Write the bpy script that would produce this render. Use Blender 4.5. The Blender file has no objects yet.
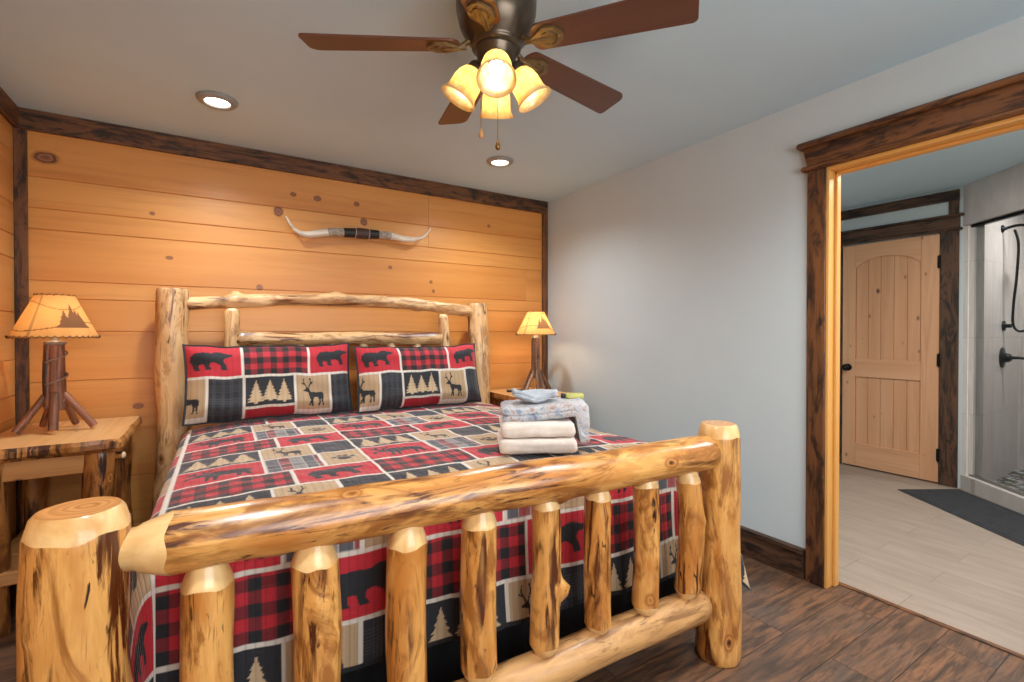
import bpy, bmesh, math, random
import numpy as np
from mathutils import Vector, Matrix, Quaternion, noise

S = bpy.context.scene
COL = S.collection
PI = math.pi

# ------------------------------------------------------------------ basics
def lin(c):
    return c / 12.92 if c <= 0.04045 else ((c + 0.055) / 1.055) ** 2.4

def hx(h):
    h = h.lstrip('#')
    return tuple(lin(int(h[i:i + 2], 16) / 255) for i in (0, 2, 4)) + (1.0,)

WM = {}

def link(o, W=None, parent=None):
    W = W or Matrix.Identity(4)
    COL.objects.link(o)
    WM[o.name] = W.copy()
    if parent is not None:
        o.parent = parent
        o.matrix_basis = WM[parent.name].inverted() @ W
    else:
        o.matrix_basis = W
    return o

def tag(o, label=None, cat=None, group=None, kind=None):
    if label: o['label'] = label
    if cat: o['category'] = cat
    if group: o['group'] = group
    if kind: o['kind'] = kind
    return o

def thing(name, loc, label, cat, group=None):
    o = bpy.data.objects.new(name, None)
    o.empty_display_size = 0.05
    link(o, Matrix.Translation(loc))
    return tag(o, label, cat, group)

def mesh_obj(name, verts, faces, mats, parent=None, W=None, smooth=True, midx=None):
    me = bpy.data.meshes.new(name)
    me.from_pydata([tuple(v) for v in verts], [], faces)
    for m in (mats if isinstance(mats, (list, tuple)) else [mats]):
        me.materials.append(m)
    if midx: me.polygons.foreach_set('material_index', midx)
    me.polygons.foreach_set('use_smooth', [smooth] * len(me.polygons))
    me.update()
    return link(bpy.data.objects.new(name, me), W, parent)

def bm_obj(name, bm, mats, parent=None, W=None, smooth=False):
    me = bpy.data.meshes.new(name)
    bm.normal_update()
    bm.to_mesh(me); bm.free()
    for m in (mats if isinstance(mats, (list, tuple)) else [mats]):
        me.materials.append(m)
    if smooth: me.polygons.foreach_set('use_smooth', [True] * len(me.polygons))
    me.update()
    return link(bpy.data.objects.new(name, me), W, parent)

def add_box(bm, lo, hi, bevel=0.0, mi=0, M=None, segs=1):
    c = [(lo[i] + hi[i]) / 2 for i in range(3)]
    s = [abs(hi[i] - lo[i]) for i in range(3)]
    r = bmesh.ops.create_cube(bm, size=1.0)
    vs = r['verts']
    bmesh.ops.scale(bm, vec=s, verts=vs)
    bmesh.ops.translate(bm, vec=c, verts=vs)
    fs = set(f for v in vs for f in v.link_faces)
    for f in fs: f.material_index = mi
    if bevel > 0:
        es = list(set(e for v in vs for e in v.link_edges))
        rr = bmesh.ops.bevel(bm, geom=es, offset=bevel, segments=segs, profile=0.5, affect='EDGES', material=-1)
        vs = list(set(v for f in rr['faces'] for v in f.verts) | set(v for v in vs if v.is_valid))
    if M is not None:
        bmesh.ops.transform(bm, matrix=M, verts=[v for v in vs if v.is_valid])
    return vs

def boxes(name, lst, mats, parent=None, bevel=0.003, W=None):
    bm = bmesh.new()
    for b in lst:
        add_box(bm, b[0], b[1], bevel, b[2] if len(b) > 2 else 0)
    return bm_obj(name, bm, mats, parent, W)

def prism(name, poly, axis, a, b, mats, parent=None, W=None, bevel=0.0):
    """polygon in the two other axes, extruded from a to b along axis"""
    bm = bmesh.new()
    def P(p, t):
        q = [0, 0, 0]; o = [i for i in range(3) if i != axis]
        q[o[0]], q[o[1]], q[axis] = p[0], p[1], t
        return q
    v0 = [bm.verts.new(P(p, a)) for p in poly]
    v1 = [bm.verts.new(P(p, b)) for p in poly]
    n = len(poly)
    bm.faces.new(v0); bm.faces.new(v1[::-1])
    for i in range(n):
        bm.faces.new((v0[i], v1[i], v1[(i + 1) % n], v0[(i + 1) % n]))
    bmesh.ops.recalc_face_normals(bm, faces=bm.faces)
    if bevel: bmesh.ops.bevel(bm, geom=list(bm.edges), offset=bevel, segments=2, profile=0.5, affect='EDGES')
    return bm_obj(name, bm, mats, parent, W)

def frame_z(d, roll=0.0):
    q = Vector(d).to_track_quat('Z', 'Y')
    return q.to_matrix().to_4x4() @ Matrix.Rotation(roll, 4, 'Z')

def lathe(name, prof, mats, parent=None, W=None, seg=32, midx=None, smooth=True):
    vs, fs, mi = [], [], []
    n = len(prof)
    for r, z in prof:
        for k in range(seg):
            a = 2 * PI * k / seg
            vs.append((r * math.cos(a), r * math.sin(a), z))
    for i in range(n - 1):
        for k in range(seg):
            fs.append((i * seg + k, i * seg + (k + 1) % seg, (i + 1) * seg + (k + 1) % seg, (i + 1) * seg + k))
            mi.append(midx[i] if midx else 0)
    if prof[0][0] > 1e-4: fs.append(tuple(range(seg))[::-1]); mi.append(midx[0] if midx else 0)
    if prof[-1][0] > 1e-4: fs.append(tuple((n - 1) * seg + k for k in range(seg))); mi.append(midx[-1] if midx else 0)
    return mesh_obj(name, vs, fs, mats, parent, W, smooth, mi)

def spline(pts, n):
    pts = [Vector(p) for p in pts]
    out = []
    m = len(pts)
    for i in range(m - 1):
        p0, p1, p2, p3 = pts[max(i - 1, 0)], pts[i], pts[i + 1], pts[min(i + 2, m - 1)]
        for k in range(n):
            t = k / n
            out.append(0.5 * ((2 * p1) + (p2 - p0) * t + (2 * p0 - 5 * p1 + 4 * p2 - p3) * t * t + (3 * p1 - p0 - 3 * p2 + p3) * t ** 3))
    out.append(pts[-1])
    return out

def tube_geo(pts, radii, seg=12, n=6, lump=0.0, seed=0.0):
    path = spline(pts, n) if n > 1 else [Vector(p) for p in pts]
    m = len(path)
    if not isinstance(radii, (list, tuple)): radii = [radii] * len(pts)
    rr = []
    for i in range(m):
        f = i / (m - 1) * (len(radii) - 1); j = min(int(f), len(radii) - 2)
        rr.append(radii[j] + (radii[j + 1] - radii[j]) * (f - j))
    vs, fs = [], []
    up = None
    for i, p in enumerate(path):
        d = (path[min(i + 1, m - 1)] - path[max(i - 1, 0)]).normalized()
        if up is None:
            up = d.orthogonal().normalized()
        up = (up - d * up.dot(d)).normalized()
        sd = d.cross(up)
        for k in range(seg):
            a = 2 * PI * k / seg
            r = rr[i]
            if lump: r *= 1 + lump * noise.noise(Vector((math.cos(a) * 1.3 + seed, math.sin(a) * 1.3, i * 0.35)))
            vs.append(p + up * (r * math.cos(a)) + sd * (r * math.sin(a)))
    for i in range(m - 1):
        for k in range(seg):
            fs.append((i * seg + k, i * seg + (k + 1) % seg, (i + 1) * seg + (k + 1) % seg, (i + 1) * seg + k))
    fs.append(tuple(range(seg))[::-1]); fs.append(tuple((m - 1) * seg + k for k in range(seg)))
    return vs, fs

def tube(name, pts, radii, mats, parent=None, seg=12, n=6, lump=0.0, seed=0.0):
    vs, fs = tube_geo(pts, radii, seg, n, lump, seed)
    return mesh_obj(name, vs, fs, mats, parent)

# ------------------------------------------------------------------ materials
class NT:
    def __init__(self, name):
        self.m = bpy.data.materials.new(name); self.m.use_nodes = True
        self.t = self.m.node_tree
        self.b = self.t.nodes['Principled BSDF']
    def n(self, typ, **kw):
        nd = self.t.nodes.new(typ)
        for k, v in kw.items():
            if k.startswith('_'): self.set(nd.inputs[k[1:].replace('_', ' ')], v)
            else: setattr(nd, k, v)
        return nd
    def set(self, sock, v):
        if hasattr(v, 'is_output') or isinstance(v, bpy.types.NodeSocket): self.t.links.new(v, sock)
        else: sock.default_value = v
    def i(self, nd, idx, v):
        self.set(nd.inputs[idx], v); return nd
    def math(self, op, a, b=None, c=None, clamp=False):
        nd = self.n('ShaderNodeMath', operation=op, use_clamp=clamp)
        self.set(nd.inputs[0], a)
        if b is not None: self.set(nd.inputs[1], b)
        if c is not None: self.set(nd.inputs[2], c)
        return nd.outputs[0]
    def vm(self, op, a, b=None, s=None):
        nd = self.n('ShaderNodeVectorMath', operation=op)
        self.set(nd.inputs[0], a)
        if b is not None: self.set(nd.inputs[1], b)
        if s is not None: self.set(nd.inputs['Scale'], s)
        return nd.outputs['Value'] if op in ('LENGTH', 'DISTANCE', 'DOT_PRODUCT') else nd.outputs[0]
    def ramp(self, f, stops, interp='LINEAR'):
        nd = self.n('ShaderNodeValToRGB'); self.set(nd.inputs[0], f)
        cr = nd.color_ramp; cr.interpolation = interp
        while len(cr.elements) < len(stops): cr.elements.new(0.5)
        for e, (p, c) in zip(cr.elements, stops):
            e.position = p; e.color = c if len(c) == 4 else tuple(c) + (1,)
        return nd.outputs[0]
    def step(self, f, a, b):
        nd = self.n('ShaderNodeMapRange'); nd.clamp = True
        self.set(nd.inputs[0], f); nd.inputs[1].default_value = a; nd.inputs[2].default_value = b
        return nd.outputs[0]
    def mix(self, f, a, b, bt='MIX'):
        nd = self.n('ShaderNodeMix', data_type='RGBA', blend_type=bt)
        self.set(nd.inputs[0], f); self.set(nd.inputs[6], a); self.set(nd.inputs[7], b)
        return nd.outputs[2]
    def noise(self, vec, scale=5, detail=4, rough=0.55, dist=0.0, w=None):
        nd = self.n('ShaderNodeTexNoise', noise_dimensions='4D' if w is not None else '3D')
        self.set(nd.inputs['Vector'], vec); nd.inputs['Scale'].default_value = scale
        nd.inputs['Detail'].default_value = detail; nd.inputs['Roughness'].default_value = rough
        nd.inputs['Distortion'].default_value = dist
        if w is not None: self.set(nd.inputs['W'], w)
        return nd.outputs[0]
    def coord(self, which='Object'):
        return self.n('ShaderNodeTexCoord').outputs[which]
    def rnd(self):
        return self.n('ShaderNodeObjectInfo').outputs['Random']
    def attr(self, name):
        return self.n('ShaderNodeAttribute', attribute_name=name)
    def bump(self, h, strength=0.3, dist=0.01):
        nd = self.n('ShaderNodeBump'); nd.inputs['Strength'].default_value = strength
        nd.inputs['Distance'].default_value = dist; self.set(nd.inputs['Height'], h)
        self.t.links.new(nd.outputs[0], self.b.inputs['Normal'])
    def p(self, **kw):
        for k, v in kw.items(): self.set(self.b.inputs[k.replace('_', ' ')], v)
        return self

def plain(name, col, rough=0.5, metal=0.0, var=0.06, scale=30, bump=0.0, **kw):
    a = NT(name)
    c = hx(col)
    nz = a.noise(a.coord(), scale, 3)
    d = tuple(x * (1 - var * 2) for x in c[:3]) + (1,)
    l = tuple(min(1, x * (1 + var)) for x in c[:3]) + (1,)
    a.p(Base_Color=a.ramp(nz, [(0.25, d), (0.75, l)]), Roughness=rough, Metallic=metal)
    a.p(**kw)
    if bump: a.bump(nz, bump, 0.004)
    return a.m

def log_mat(name, light, mid, dark, streak=0.5, rough=0.3, coat=0.3, coords='Object', knots=1.0):
    a = NT(name)
    off = a.math('MULTIPLY', a.rnd(), 53.0)
    co = a.vm('ADD', a.coord(), a.n('ShaderNodeCombineXYZ', _X=off, _Y=off, _Z=off).outputs[0])
    v1 = a.vm('MULTIPLY', co, (1, 1, 0.095))
    big = a.noise(a.vm('MULTIPLY', co, (1, 1, 0.22)), 7, 4, 0.6, 0.8)
    grain = a.noise(v1, 46, 5, 0.65, 0.6)
    st = a.noise(v1, 20, 6, 0.64, 1.3)
    patch = a.noise(a.vm('MULTIPLY', co, (1, 1, 0.32)), 9, 5, 0.62, 1.8)
    clus = a.noise(a.vm('MULTIPLY', co, (1, 1, 0.4)), 5.5, 3, 0.55, 1.0)
    pits = a.noise(a.vm('MULTIPLY', co, (1, 1, 0.22)), 50, 4, 0.55, 0.8)
    tan_ = tuple((x * .55 + y * .45) for x, y in zip(hx(mid), hx(dark)))
    base = a.ramp(big, [(0.34, hx(mid)), (0.49, hx(light)), (0.64, hx(mid))])
    base = a.mix(a.math('MULTIPLY', a.step(grain, 0.44, 0.70), 0.40), base, hx(mid))
    base = a.mix(a.math('MULTIPLY', a.step(patch, 0.49, 0.60), streak * .95, clamp=True), base, tan_)
    cm = a.step(clus, 0.40, 0.56)
    base = a.mix(a.math('MULTIPLY', a.math('MULTIPLY', a.step(st, 0.51, 0.585), cm), streak * 1.15, clamp=True), base, hx(dark))
    base = a.mix(a.math('MULTIPLY', a.math('MULTIPLY', a.step(pits, 0.61, 0.68), cm), streak, clamp=True), base, hx('#2a1309'))
    # knots: stretched voronoi cells, a few of them
    vo = a.n('ShaderNodeTexVoronoi', feature='F1'); a.set(vo.inputs['Vector'], a.vm('MULTIPLY', co, (1, 1, 0.62)))
    vo.inputs['Scale'].default_value = 6.5
    kd = a.math('ADD', vo.outputs['Distance'], a.math('MULTIPLY', a.noise(co, 25, 2), 0.10))
    kc = a.ramp(kd, [(0.07, hx('#3a1c0c')), (0.10, hx('#8a5020')), (0.13, hx('#c98a45')), (0.16, hx('#8a4a18')), (0.20, hx(mid))])
    km = a.math('MULTIPLY', a.math('SUBTRACT', 1.0, a.step(kd, 0.14, 0.22)), knots)
    base = a.mix(km, base, kc)
    a.p(Base_Color=base, Roughness=a.math('MULTIPLY_ADD', grain, 0.18, rough - 0.08), Coat_Weight=coat, Coat_Roughness=0.18)
    a.bump(a.math('ADD', a.math('MULTIPLY', st, -0.6), a.math('MULTIPLY', grain, 0.4)), 0.35, 0.006)
    return a.m

def cut_mat(name, light, mid, rough=0.35):
    a = NT(name)
    off = a.math('MULTIPLY', a.rnd(), 31.0)
    co = a.vm('ADD', a.coord(), a.n('ShaderNodeCombineXYZ', _X=off, _Y=off, _Z=off).outputs[0])
    nz = a.noise(a.vm('MULTIPLY', co, (1, 1, 0.4)), 14, 4, 0.6, 0.5)
    a.p(Base_Color=a.ramp(nz, [(0.3, hx(mid)), (0.6, hx(light))]), Roughness=rough, Coat_Weight=0.35, Coat_Roughness=0.15)
    return a.m

def endgrain_mat(name, light, dark):
    a = NT(name)
    co = a.coord()
    xy = a.vm('MULTIPLY', co, (1, 1.15, 0))
    wob = a.math('MULTIPLY', a.noise(co, 12, 3), 0.02)
    r = a.math('ADD', a.vm('LENGTH', a.vm('ADD', xy, (0.012, 0.008, 0))), wob)
    rings = a.math('SINE', a.math('MULTIPLY', r, 300))
    slow = a.noise(a.n('ShaderNodeCombineXYZ', _X=r).outputs[0], 60, 3)
    f = a.math('ADD', a.math('MULTIPLY', rings, 0.09), slow)
    a.p(Base_Color=a.ramp(f, [(0.3, hx(light)), (0.75, hx(dark))]), Roughness=0.3, Coat_Weight=0.5, Coat_Roughness=0.15)
    return a.m

def board_mat(name, light, mid, dark, axis=0, rough=0.45, knots=(), knot_rand=0.0, stretch=0.06, grain_amt=0.5, var=0.25, coat=0.0, space='Object', kscale=1.0, blotch=0.0):
    """planed board with long grain along an axis; colour shift per plank from attribute rnd (0.5 when missing)"""
    a = NT(name)
    co = a.coord(space)
    w = a.math('MULTIPLY', a.attr('rnd').outputs['Fac'], 40.0)
    sc = [1, 1, 1]; sc[axis] = stretch
    v = a.vm('MULTIPLY', co, tuple(sc))
    g1 = a.noise(v, 26, 5, 0.6, 0.9, w)
    g2 = a.noise(v, 6, 3, 0.5, 0.4, w)
    g3 = a.noise(v, 110, 3, 0.6, 0.2, w)
    base = a.ramp(g2, [(0.3, hx(mid)), (0.62, hx(light))])
    base = a.mix(a.math('MULTIPLY', a.step(g1, 0.5, 0.72), grain_amt), base, hx(dark))
    base = a.mix(a.math('MULTIPLY', a.step(g3, 0.5, 0.8), grain_amt * 0.5), base, hx(mid))
    rv = a.attr('rnd').outputs['Fac']
    base = a.mix(a.math('MULTIPLY', rv, var), base, hx(mid))
    if blotch > 0:
        sb_ = [1, 1, 1]; sb_[axis] = 0.28
        nb = a.noise(a.vm('MULTIPLY', co, tuple(sb_)), 13, 5, 0.68, 1.6, w)
        base = a.mix(a.math('MULTIPLY', a.step(nb, 0.50, 0.60), blotch), base, hx(dark))
        nl = a.noise(v, 38, 4, 0.6, 1.0, w)
        base = a.mix(a.math('MULTIPLY', a.step(nl, 0.50, 0.60), blotch * .8), base, hx(dark))
    if knot_rand > 0:
        sp = a.n('ShaderNodeSeparateXYZ'); a.set(sp.inputs[0], co)
        o2 = [i for i in range(3) if i != axis]
        al = a.math('MULTIPLY_ADD', sp.outputs[axis], 1.7, a.math('MULTIPLY', w, 0.37))
        ac = a.math('MULTIPLY_ADD', a.math('ADD', sp.outputs[o2[0]], sp.outputs[o2[1]]), 3.0, w)
        vo = a.n('ShaderNodeTexVoronoi', feature='F1', voronoi_dimensions='2D')
        a.set(vo.inputs['Vector'], a.n('ShaderNodeCombineXYZ', _X=al, _Y=ac).outputs[0])
        vo.inputs['Scale'].default_value = 1.6 * kscale
        rs = a.n('ShaderNodeSeparateXYZ'); a.set(rs.inputs[0], vo.outputs['Color'])
        kd = a.math('ADD', a.math('ADD', vo.outputs['Distance'], a.math('MULTIPLY', g1, 0.05)), a.math('MULTIPLY', rs.outputs[0], 0.11))
        km = a.math('SUBTRACT', 1.0, a.step(kd, 0.05, 0.05 + 0.09 * knot_rand))
        kc = a.ramp(kd, [(0.05, hx('#2b160b')), (0.10, hx('#6a3a1c')), (0.16, hx(dark))])
        base = a.mix(km, base, kc)
    if knots:
        o = [i for i in range(3) if i != axis]
        cur = None
        wob = a.math('MULTIPLY', a.noise(co, 40, 2), 0.5)
        for (p, sa, sb) in knots:
            sa *= .78; sb *= .78
            s = [0, 0, 0]; s[axis] = 1 / sa
            s[2 if axis != 2 else 1] = 1 / sb
            d = a.vm('LENGTH', a.vm('MULTIPLY', a.vm('SUBTRACT', co, p), tuple(s)))
            cur = d if cur is None else a.math('MINIMUM', cur, d)
        cur = a.math('ADD', cur, a.math('SUBTRACT', wob, 0.25))
        kc = a.ramp(a.math('MULTIPLY', cur, 0.5), [(0.12, hx('#7a4c34')), (0.34, hx('#a86a45')), (0.42, hx('#4a2a1c')), (0.56, hx(dark))])
        km = a.math('SUBTRACT', 1.0, a.step(cur, 0.95, 1.5))
        base = a.mix(km, base, kc)
    a.p(Base_Color=base, Roughness=rough, Coat_Weight=coat, Coat_Roughness=0.25)
    a.bump(g1, 0.12, 0.003)
    return a.m

M = {}
M['log'] = log_mat('honey_log', '#dfa65c', '#be7a36', '#522409', streak=1.0, rough=0.30, coat=0.35)
M['log_cut'] = cut_mat('peeled_log_end', '#ecc68a', '#d09a58')
M['log_end'] = endgrain_mat('log_end_grain', '#e0a868', '#a8642e')
M['hlog'] = log_mat('pale_log', '#e9c08c', '#d39e66', '#6a3a1c', streak=0.95, rough=0.42, coat=0.12, knots=0.9)
M['rlog_shade'] = log_mat('shaded_lower_rail_log', '#cf9f66', '#b98650', '#70451f', streak=0.6, rough=0.45, coat=0.1, knots=0.5)  # duller log tones, with the lower rail's shade put into the colour
M['hlog_cut'] = cut_mat('pale_log_cut', '#ecd0a6', '#d9ad78', 0.5)
M['nlog'] = log_mat('dark_bark_log', '#b9793c', '#8a5226', '#2e160a', streak=0.95, rough=0.4, coat=0.2)
M['ntop'] = board_mat('nightstand_pine', '#dcae76', '#cf9a5e', '#9a6030', axis=1, rough=0.4, knot_rand=0.5, coat=0.15)
M['nboard'] = board_mat('nightstand_board', '#c9935a', '#b57c44', '#7a4720', axis=0, rough=0.45, knot_rand=0.6, coat=0.1)
M['nedge'] = log_mat('live_edge', '#cf9350', '#a9692e', '#3d1c0b', streak=0.9, rough=0.35, coat=0.2)
BK = [((-0.75, 3.44, 2.165), .055, .034), ((0.45, 3.44, 2.155), .02, .016), ((0.60, 3.44, 2.15), .026, .02), ((0.86, 3.44, 2.15), .022, .018),
      ((0.36, 3.44, 2.03), .03, .035), ((0.91, 3.44, 2.03), .026, .03), ((1.42, 3.44, 1.63), .014, .014), ((1.44, 3.44, 1.56), .014, .014),
      ((0.70, 3.44, 1.50), .028, .022), ((0.25, 3.44, 1.53), .02, .02), ((-0.37, 3.44, .82), .028, .018), ((-0.30, 3.44, 1.93), .014, .012),
      ((-0.22, 3.44, 1.68), .02, .012), ((1.93, 3.44, 2.12), .016, .014), ((1.1, 3.44, 1.72), .016, .014)]
M['pine_x'] = board_mat('knotty_pine_boards', '#dc9a50', '#cb823a', '#a05c24', axis=0, rough=0.42, knots=BK, stretch=0.05, grain_amt=0.32, var=0.35, coat=0.08)
M['pine_y'] = board_mat('knotty_pine_side_boards', '#d99c5a', '#c88844', '#a06830', axis=1, rough=0.45, knot_rand=0.4, stretch=0.05, grain_amt=0.32, var=0.35)
M['jamb'] = board_mat('clear_pine_jamb', '#e0a558', '#d1923f', '#b3742c', axis=2, rough=0.35, stretch=0.04, grain_amt=0.35, coat=0.15)
M['jamb_y'] = board_mat('clear_pine_head_jamb', '#e0a558', '#d1923f', '#b3742c', axis=1, rough=0.35, stretch=0.04, grain_amt=0.35, coat=0.15)
for k, ax in (('x', 0), ('y', 1), ('z', 2)):
    M['stain_' + k] = board_mat('walnut_stained_trim_' + k, '#7a4c28', '#5c381e', '#1a0c06', axis=ax, rough=0.5, knot_rand=1.6, stretch=0.09, grain_amt=.5, kscale=1.3, blotch=.85)
    M['stain2_' + k] = board_mat('dark_stained_trim_' + k, '#5e402c', '#483021', '#160c07', axis=ax, rough=0.55, knot_rand=1.6, stretch=0.1, grain_amt=.5, kscale=1.3, blotch=.9)
M['bdoor'] = board_mat('knotty_alder_door', '#d8a680', '#c8936c', '#a06c46', axis=2, rough=0.5, knot_rand=1.0, stretch=0.05, grain_amt=0.35, var=0.2, kscale=1.15)
M['bdoor_h'] = board_mat('knotty_alder_rail', '#d8a680', '#c8936c', '#a06c46', axis=1, rough=0.5, knot_rand=0.3, stretch=0.05, grain_amt=0.35, var=0.2, kscale=1.1)
M['ceil'] = plain('ceiling_paint', '#c2d9e4', 0.9, var=0.015, scale=3)
M['grey'] = plain('grey_wall_paint', '#c1cbcd', 0.75, var=0.012, scale=3)
M['black'] = plain('matte_black_metal', '#141416', 0.38, 0.6, var=0.1)
M['blackc'] = plain('black_cotton', '#0d0d10', 0.95, var=0.2, scale=80, bump=0.3)
M['plastic'] = plain('black_plastic', '#1c1b1d', 0.4, var=0.1)
M['nickel'] = plain('brushed_nickel', '#8d8b86', 0.35, 0.8, var=0.08)
M['dring'] = plain('satin_ring', '#9a9893', 0.45, 0.2, var=0.05)
M['bronze'] = plain('antique_bronze', '#5c4e40', 0.30, 0.7, var=0.2, scale=18)
M['bronze2'] = plain('gold_rubbed_bronze', '#7d6a48', 0.42, 0.6, var=0.25, scale=22)
M['chain'] = plain('brass_chain', '#8d6a3c', 0.35, 0.9)
M['fob'] = plain('wood_fob', '#b98a52', 0.4)
M['white'] = plain('white_paint', '#e6e6e2', 0.5)

# fan blades: walnut with long grain
M['blade'] = board_mat('walnut_fan_blade', '#633c28', '#4d2c1c', '#351b11', axis=0, rough=0.38, stretch=0.05, grain_amt=0.5, coat=0.1)

# floors
def floor_mat():
    a = NT('dark_wood_planks')
    co = a.coord()
    br = a.n('ShaderNodeTexBrick', offset=0.37, offset_frequency=2)
    a.set(br.inputs['Vector'], co)
    for k, v in (('Color1', (0, 0, 0, 1)), ('Color2', (1, 1, 1, 1)), ('Mortar', (0.5, 0.5, 0.5, 1)), ('Scale', 1.0), ('Mortar Size', 0.0015), ('Mortar Smooth', 0.1), ('Bias', 0.0), ('Brick Width', 1.22), ('Row Height', 0.178)):
        br.inputs[k].default_value = v
    rv = br.outputs['Color']; w = a.math('MULTIPLY', rv, 30)
    v = a.vm('MULTIPLY', co, (0.11, 1, 1))
    g1 = a.noise(v, 15, 6, 0.66, 1.6, w)
    g2 = a.noise(a.vm('MULTIPLY', co, (0.10, 1, 1)), 60, 4, 0.6, 0.6, w)
    big = a.noise(a.vm('MULTIPLY', co, (0.5, 1, 1)), 3.2, 3, 0.5, 0.8, w)
    c = a.ramp(g1, [(0.3, hx('#3a2c24')), (0.45, hx('#5e4534')), (0.56, hx('#82593d')), (0.70, hx('#4c4039'))])
    c = a.mix(a.math('MULTIPLY', a.step(big, 0.5, 0.7), 0.6), c, hx('#5c534c'))
    c = a.mix(a.math('MULTIPLY', a.step(g2, 0.48, 0.62), 0.65), c, hx('#2e231d'))
    c = a.mix(a.math('MULTIPLY', rv, 0.35), c, hx('#54443a'))
    c = a.mix(br.outputs['Fac'], c, hx('#1c130e'))
    a.p(Base_Color=c, Roughness=a.math('MULTIPLY_ADD', g1, 0.2, 0.30))
    a.bump(a.math('SUBTRACT', g2, a.math('MULTIPLY', br.outputs['Fac'], 2)), 0.15, 0.003)
    return a.m
M['floor'] = floor_mat()

def tile_mat(name, c1, c2, grout, bw, rh, swap=False, rough=0.4, mort=0.003, streak=(0.15, 1, 1)):
    a = NT(name)
    co = a.coord()
    if swap:
        mp = a.n('ShaderNodeMapping'); a.set(mp.inputs['Vector'], co); mp.inputs['Rotation'].default_value = (0, 0, PI / 2); co = mp.outputs[0]
    br = a.n('ShaderNodeTexBrick', offset=0.33, offset_frequency=2)
    a.set(br.inputs['Vector'], co)
    for k, v in (('Color1', (0, 0, 0, 1)), ('Color2', (1, 1, 1, 1)), ('Mortar', (0.5, 0.5, 0.5, 1)), ('Scale', 1.0), ('Mortar Size', mort), ('Mortar Smooth', 0.2), ('Bias', 0.0), ('Brick Width', bw), ('Row Height', rh)):
        br.inputs[k].default_value = v
    g = a.noise(a.vm('MULTIPLY', co, streak), 22, 4, 0.6, 0.4, a.math('MULTIPLY', br.outputs['Color'], 20))
    c = a.ramp(g, [(0.3, hx(c2)), (0.65, hx(c1))])
    c = a.mix(a.math('MULTIPLY', br.outputs['Fac'], 0.8), c, hx(grout))
    a.p(Base_Color=c, Roughness=rough)
    a.bump(a.math('MULTIPLY', br.outputs['Fac'], -1), 0.2, 0.002)
    return a.m
M['tile'] = tile_mat('bathroom_plank_tile', '#9e8e81', '#8d7e72', '#7a6b60', 0.9, 0.2, swap=True, rough=0.45, mort=0.0018)

def wall_tile(name, c1, c2, grout):
    a = NT(name)
    co = a.coord()
    # vertical striations and 0.3 x 0.6 joints, read on x+y and z so that every wall direction works
    sp = a.n('ShaderNodeSeparateXYZ'); a.set(sp.inputs[0], co)
    h = a.math('ADD', a.math('MULTIPLY', sp.outputs[0], 1.0), a.math('MULTIPLY', sp.outputs[1], -0.73))
    vec = a.n('ShaderNodeCombineXYZ', _X=h, _Y=sp.outputs[2]).outputs[0]
    br = a.n('ShaderNodeTexBrick', offset=0.5); a.set(br.inputs['Vector'], vec)
    for k, v in (('Color1', (0, 0, 0, 1)), ('Color2', (1, 1, 1, 1)), ('Mortar', (0.5, 0.5, 0.5, 1)), ('Scale', 1.0), ('Mortar Size', 0.0025), ('Mortar Smooth', 0.2), ('Bias', 0.0), ('Brick Width', 0.3), ('Row Height', 0.6)):
        br.inputs[k].default_value = v
    g = a.noise(a.vm('MULTIPLY', vec, (1, 0.06, 1)), 55, 4, 0.6, 0.3, a.math('MULTIPLY', br.outputs['Color'], 9))
    c = a.ramp(g, [(0.3, hx(c2)), (0.65, hx(c1))])
    c = a.mix(a.math('MULTIPLY', br.outputs['Fac'], 0.6), c, hx(grout))
    a.p(Base_Color=c, Roughness=0.35)
    return a.m
M['stile'] = wall_tile('shower_wall_tile', '#cbc3bf', '#b5ada8', '#9d958f')

def pebble_mat():
    a = NT('shower_pebbles')
    vo = a.n('ShaderNodeTexVoronoi', feature='F1'); a.set(vo.inputs['Vector'], a.coord()); vo.inputs['Scale'].default_value = 22
    c = a.mix(0.35, vo.outputs['Color'], hx('#8a8078'))
    hs = a.n('ShaderNodeHueSaturation'); hs.inputs['Saturation'].default_value = 0.25; hs.inputs['Value'].default_value = 0.6; a.set(hs.inputs['Color'], c)
    c = a.mix(a.step(vo.outputs['Distance'], 0.45, 0.6), hs.outputs[0], hx('#4a4541'))
    a.p(Base_Color=c, Roughness=0.4); a.bump(a.math('MULTIPLY', vo.outputs['Distance'], -1), 0.6, 0.01)
    return a.m
M['pebble'] = pebble_mat()

def glass_mat(name, tint='#ffffff', gl=0.06):
    a = NT(name)
    tr = a.n('ShaderNodeBsdfTransparent'); tr.inputs[0].default_value = hx(tint)
    g = a.n('ShaderNodeBsdfGlossy'); g.inputs['Roughness'].default_value = 0.03
    mx = a.n('ShaderNodeMixShader'); fr = a.n('ShaderNodeFresnel'); fr.inputs[0].default_value = 1.45
    gm_ = a.n('ShaderNodeNewGeometry'); a.set(mx.inputs[0], a.math('MULTIPLY', fr.outputs[0], a.math('SUBTRACT', 1.0, gm_.outputs['Backfacing']))); a.set(mx.inputs[1], tr.outputs[0]); a.set(mx.inputs[2], g.outputs[0])
    a.t.links.new(mx.outputs[0], a.t.nodes['Material Output'].inputs[0])
    return a.m
M['glass'] = glass_mat('clear_glass', '#e4e6e6')
M['wglass'] = glass_mat('window_glass')

def emis(name, col, s):
    a = NT(name)
    a.p(Base_Color=hx('#ffffff'), Emission_Color=hx(col), Emission_Strength=s)
    return a.m
M['bulb'] = emis('warm_bulb', '#fff0da', 15.0)
M['lbulb'] = emis('lamp_bulb', '#ffdcae', 26.0)
M['lens'] = emis('downlight_lens', '#fff6ea', 9.0)

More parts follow.
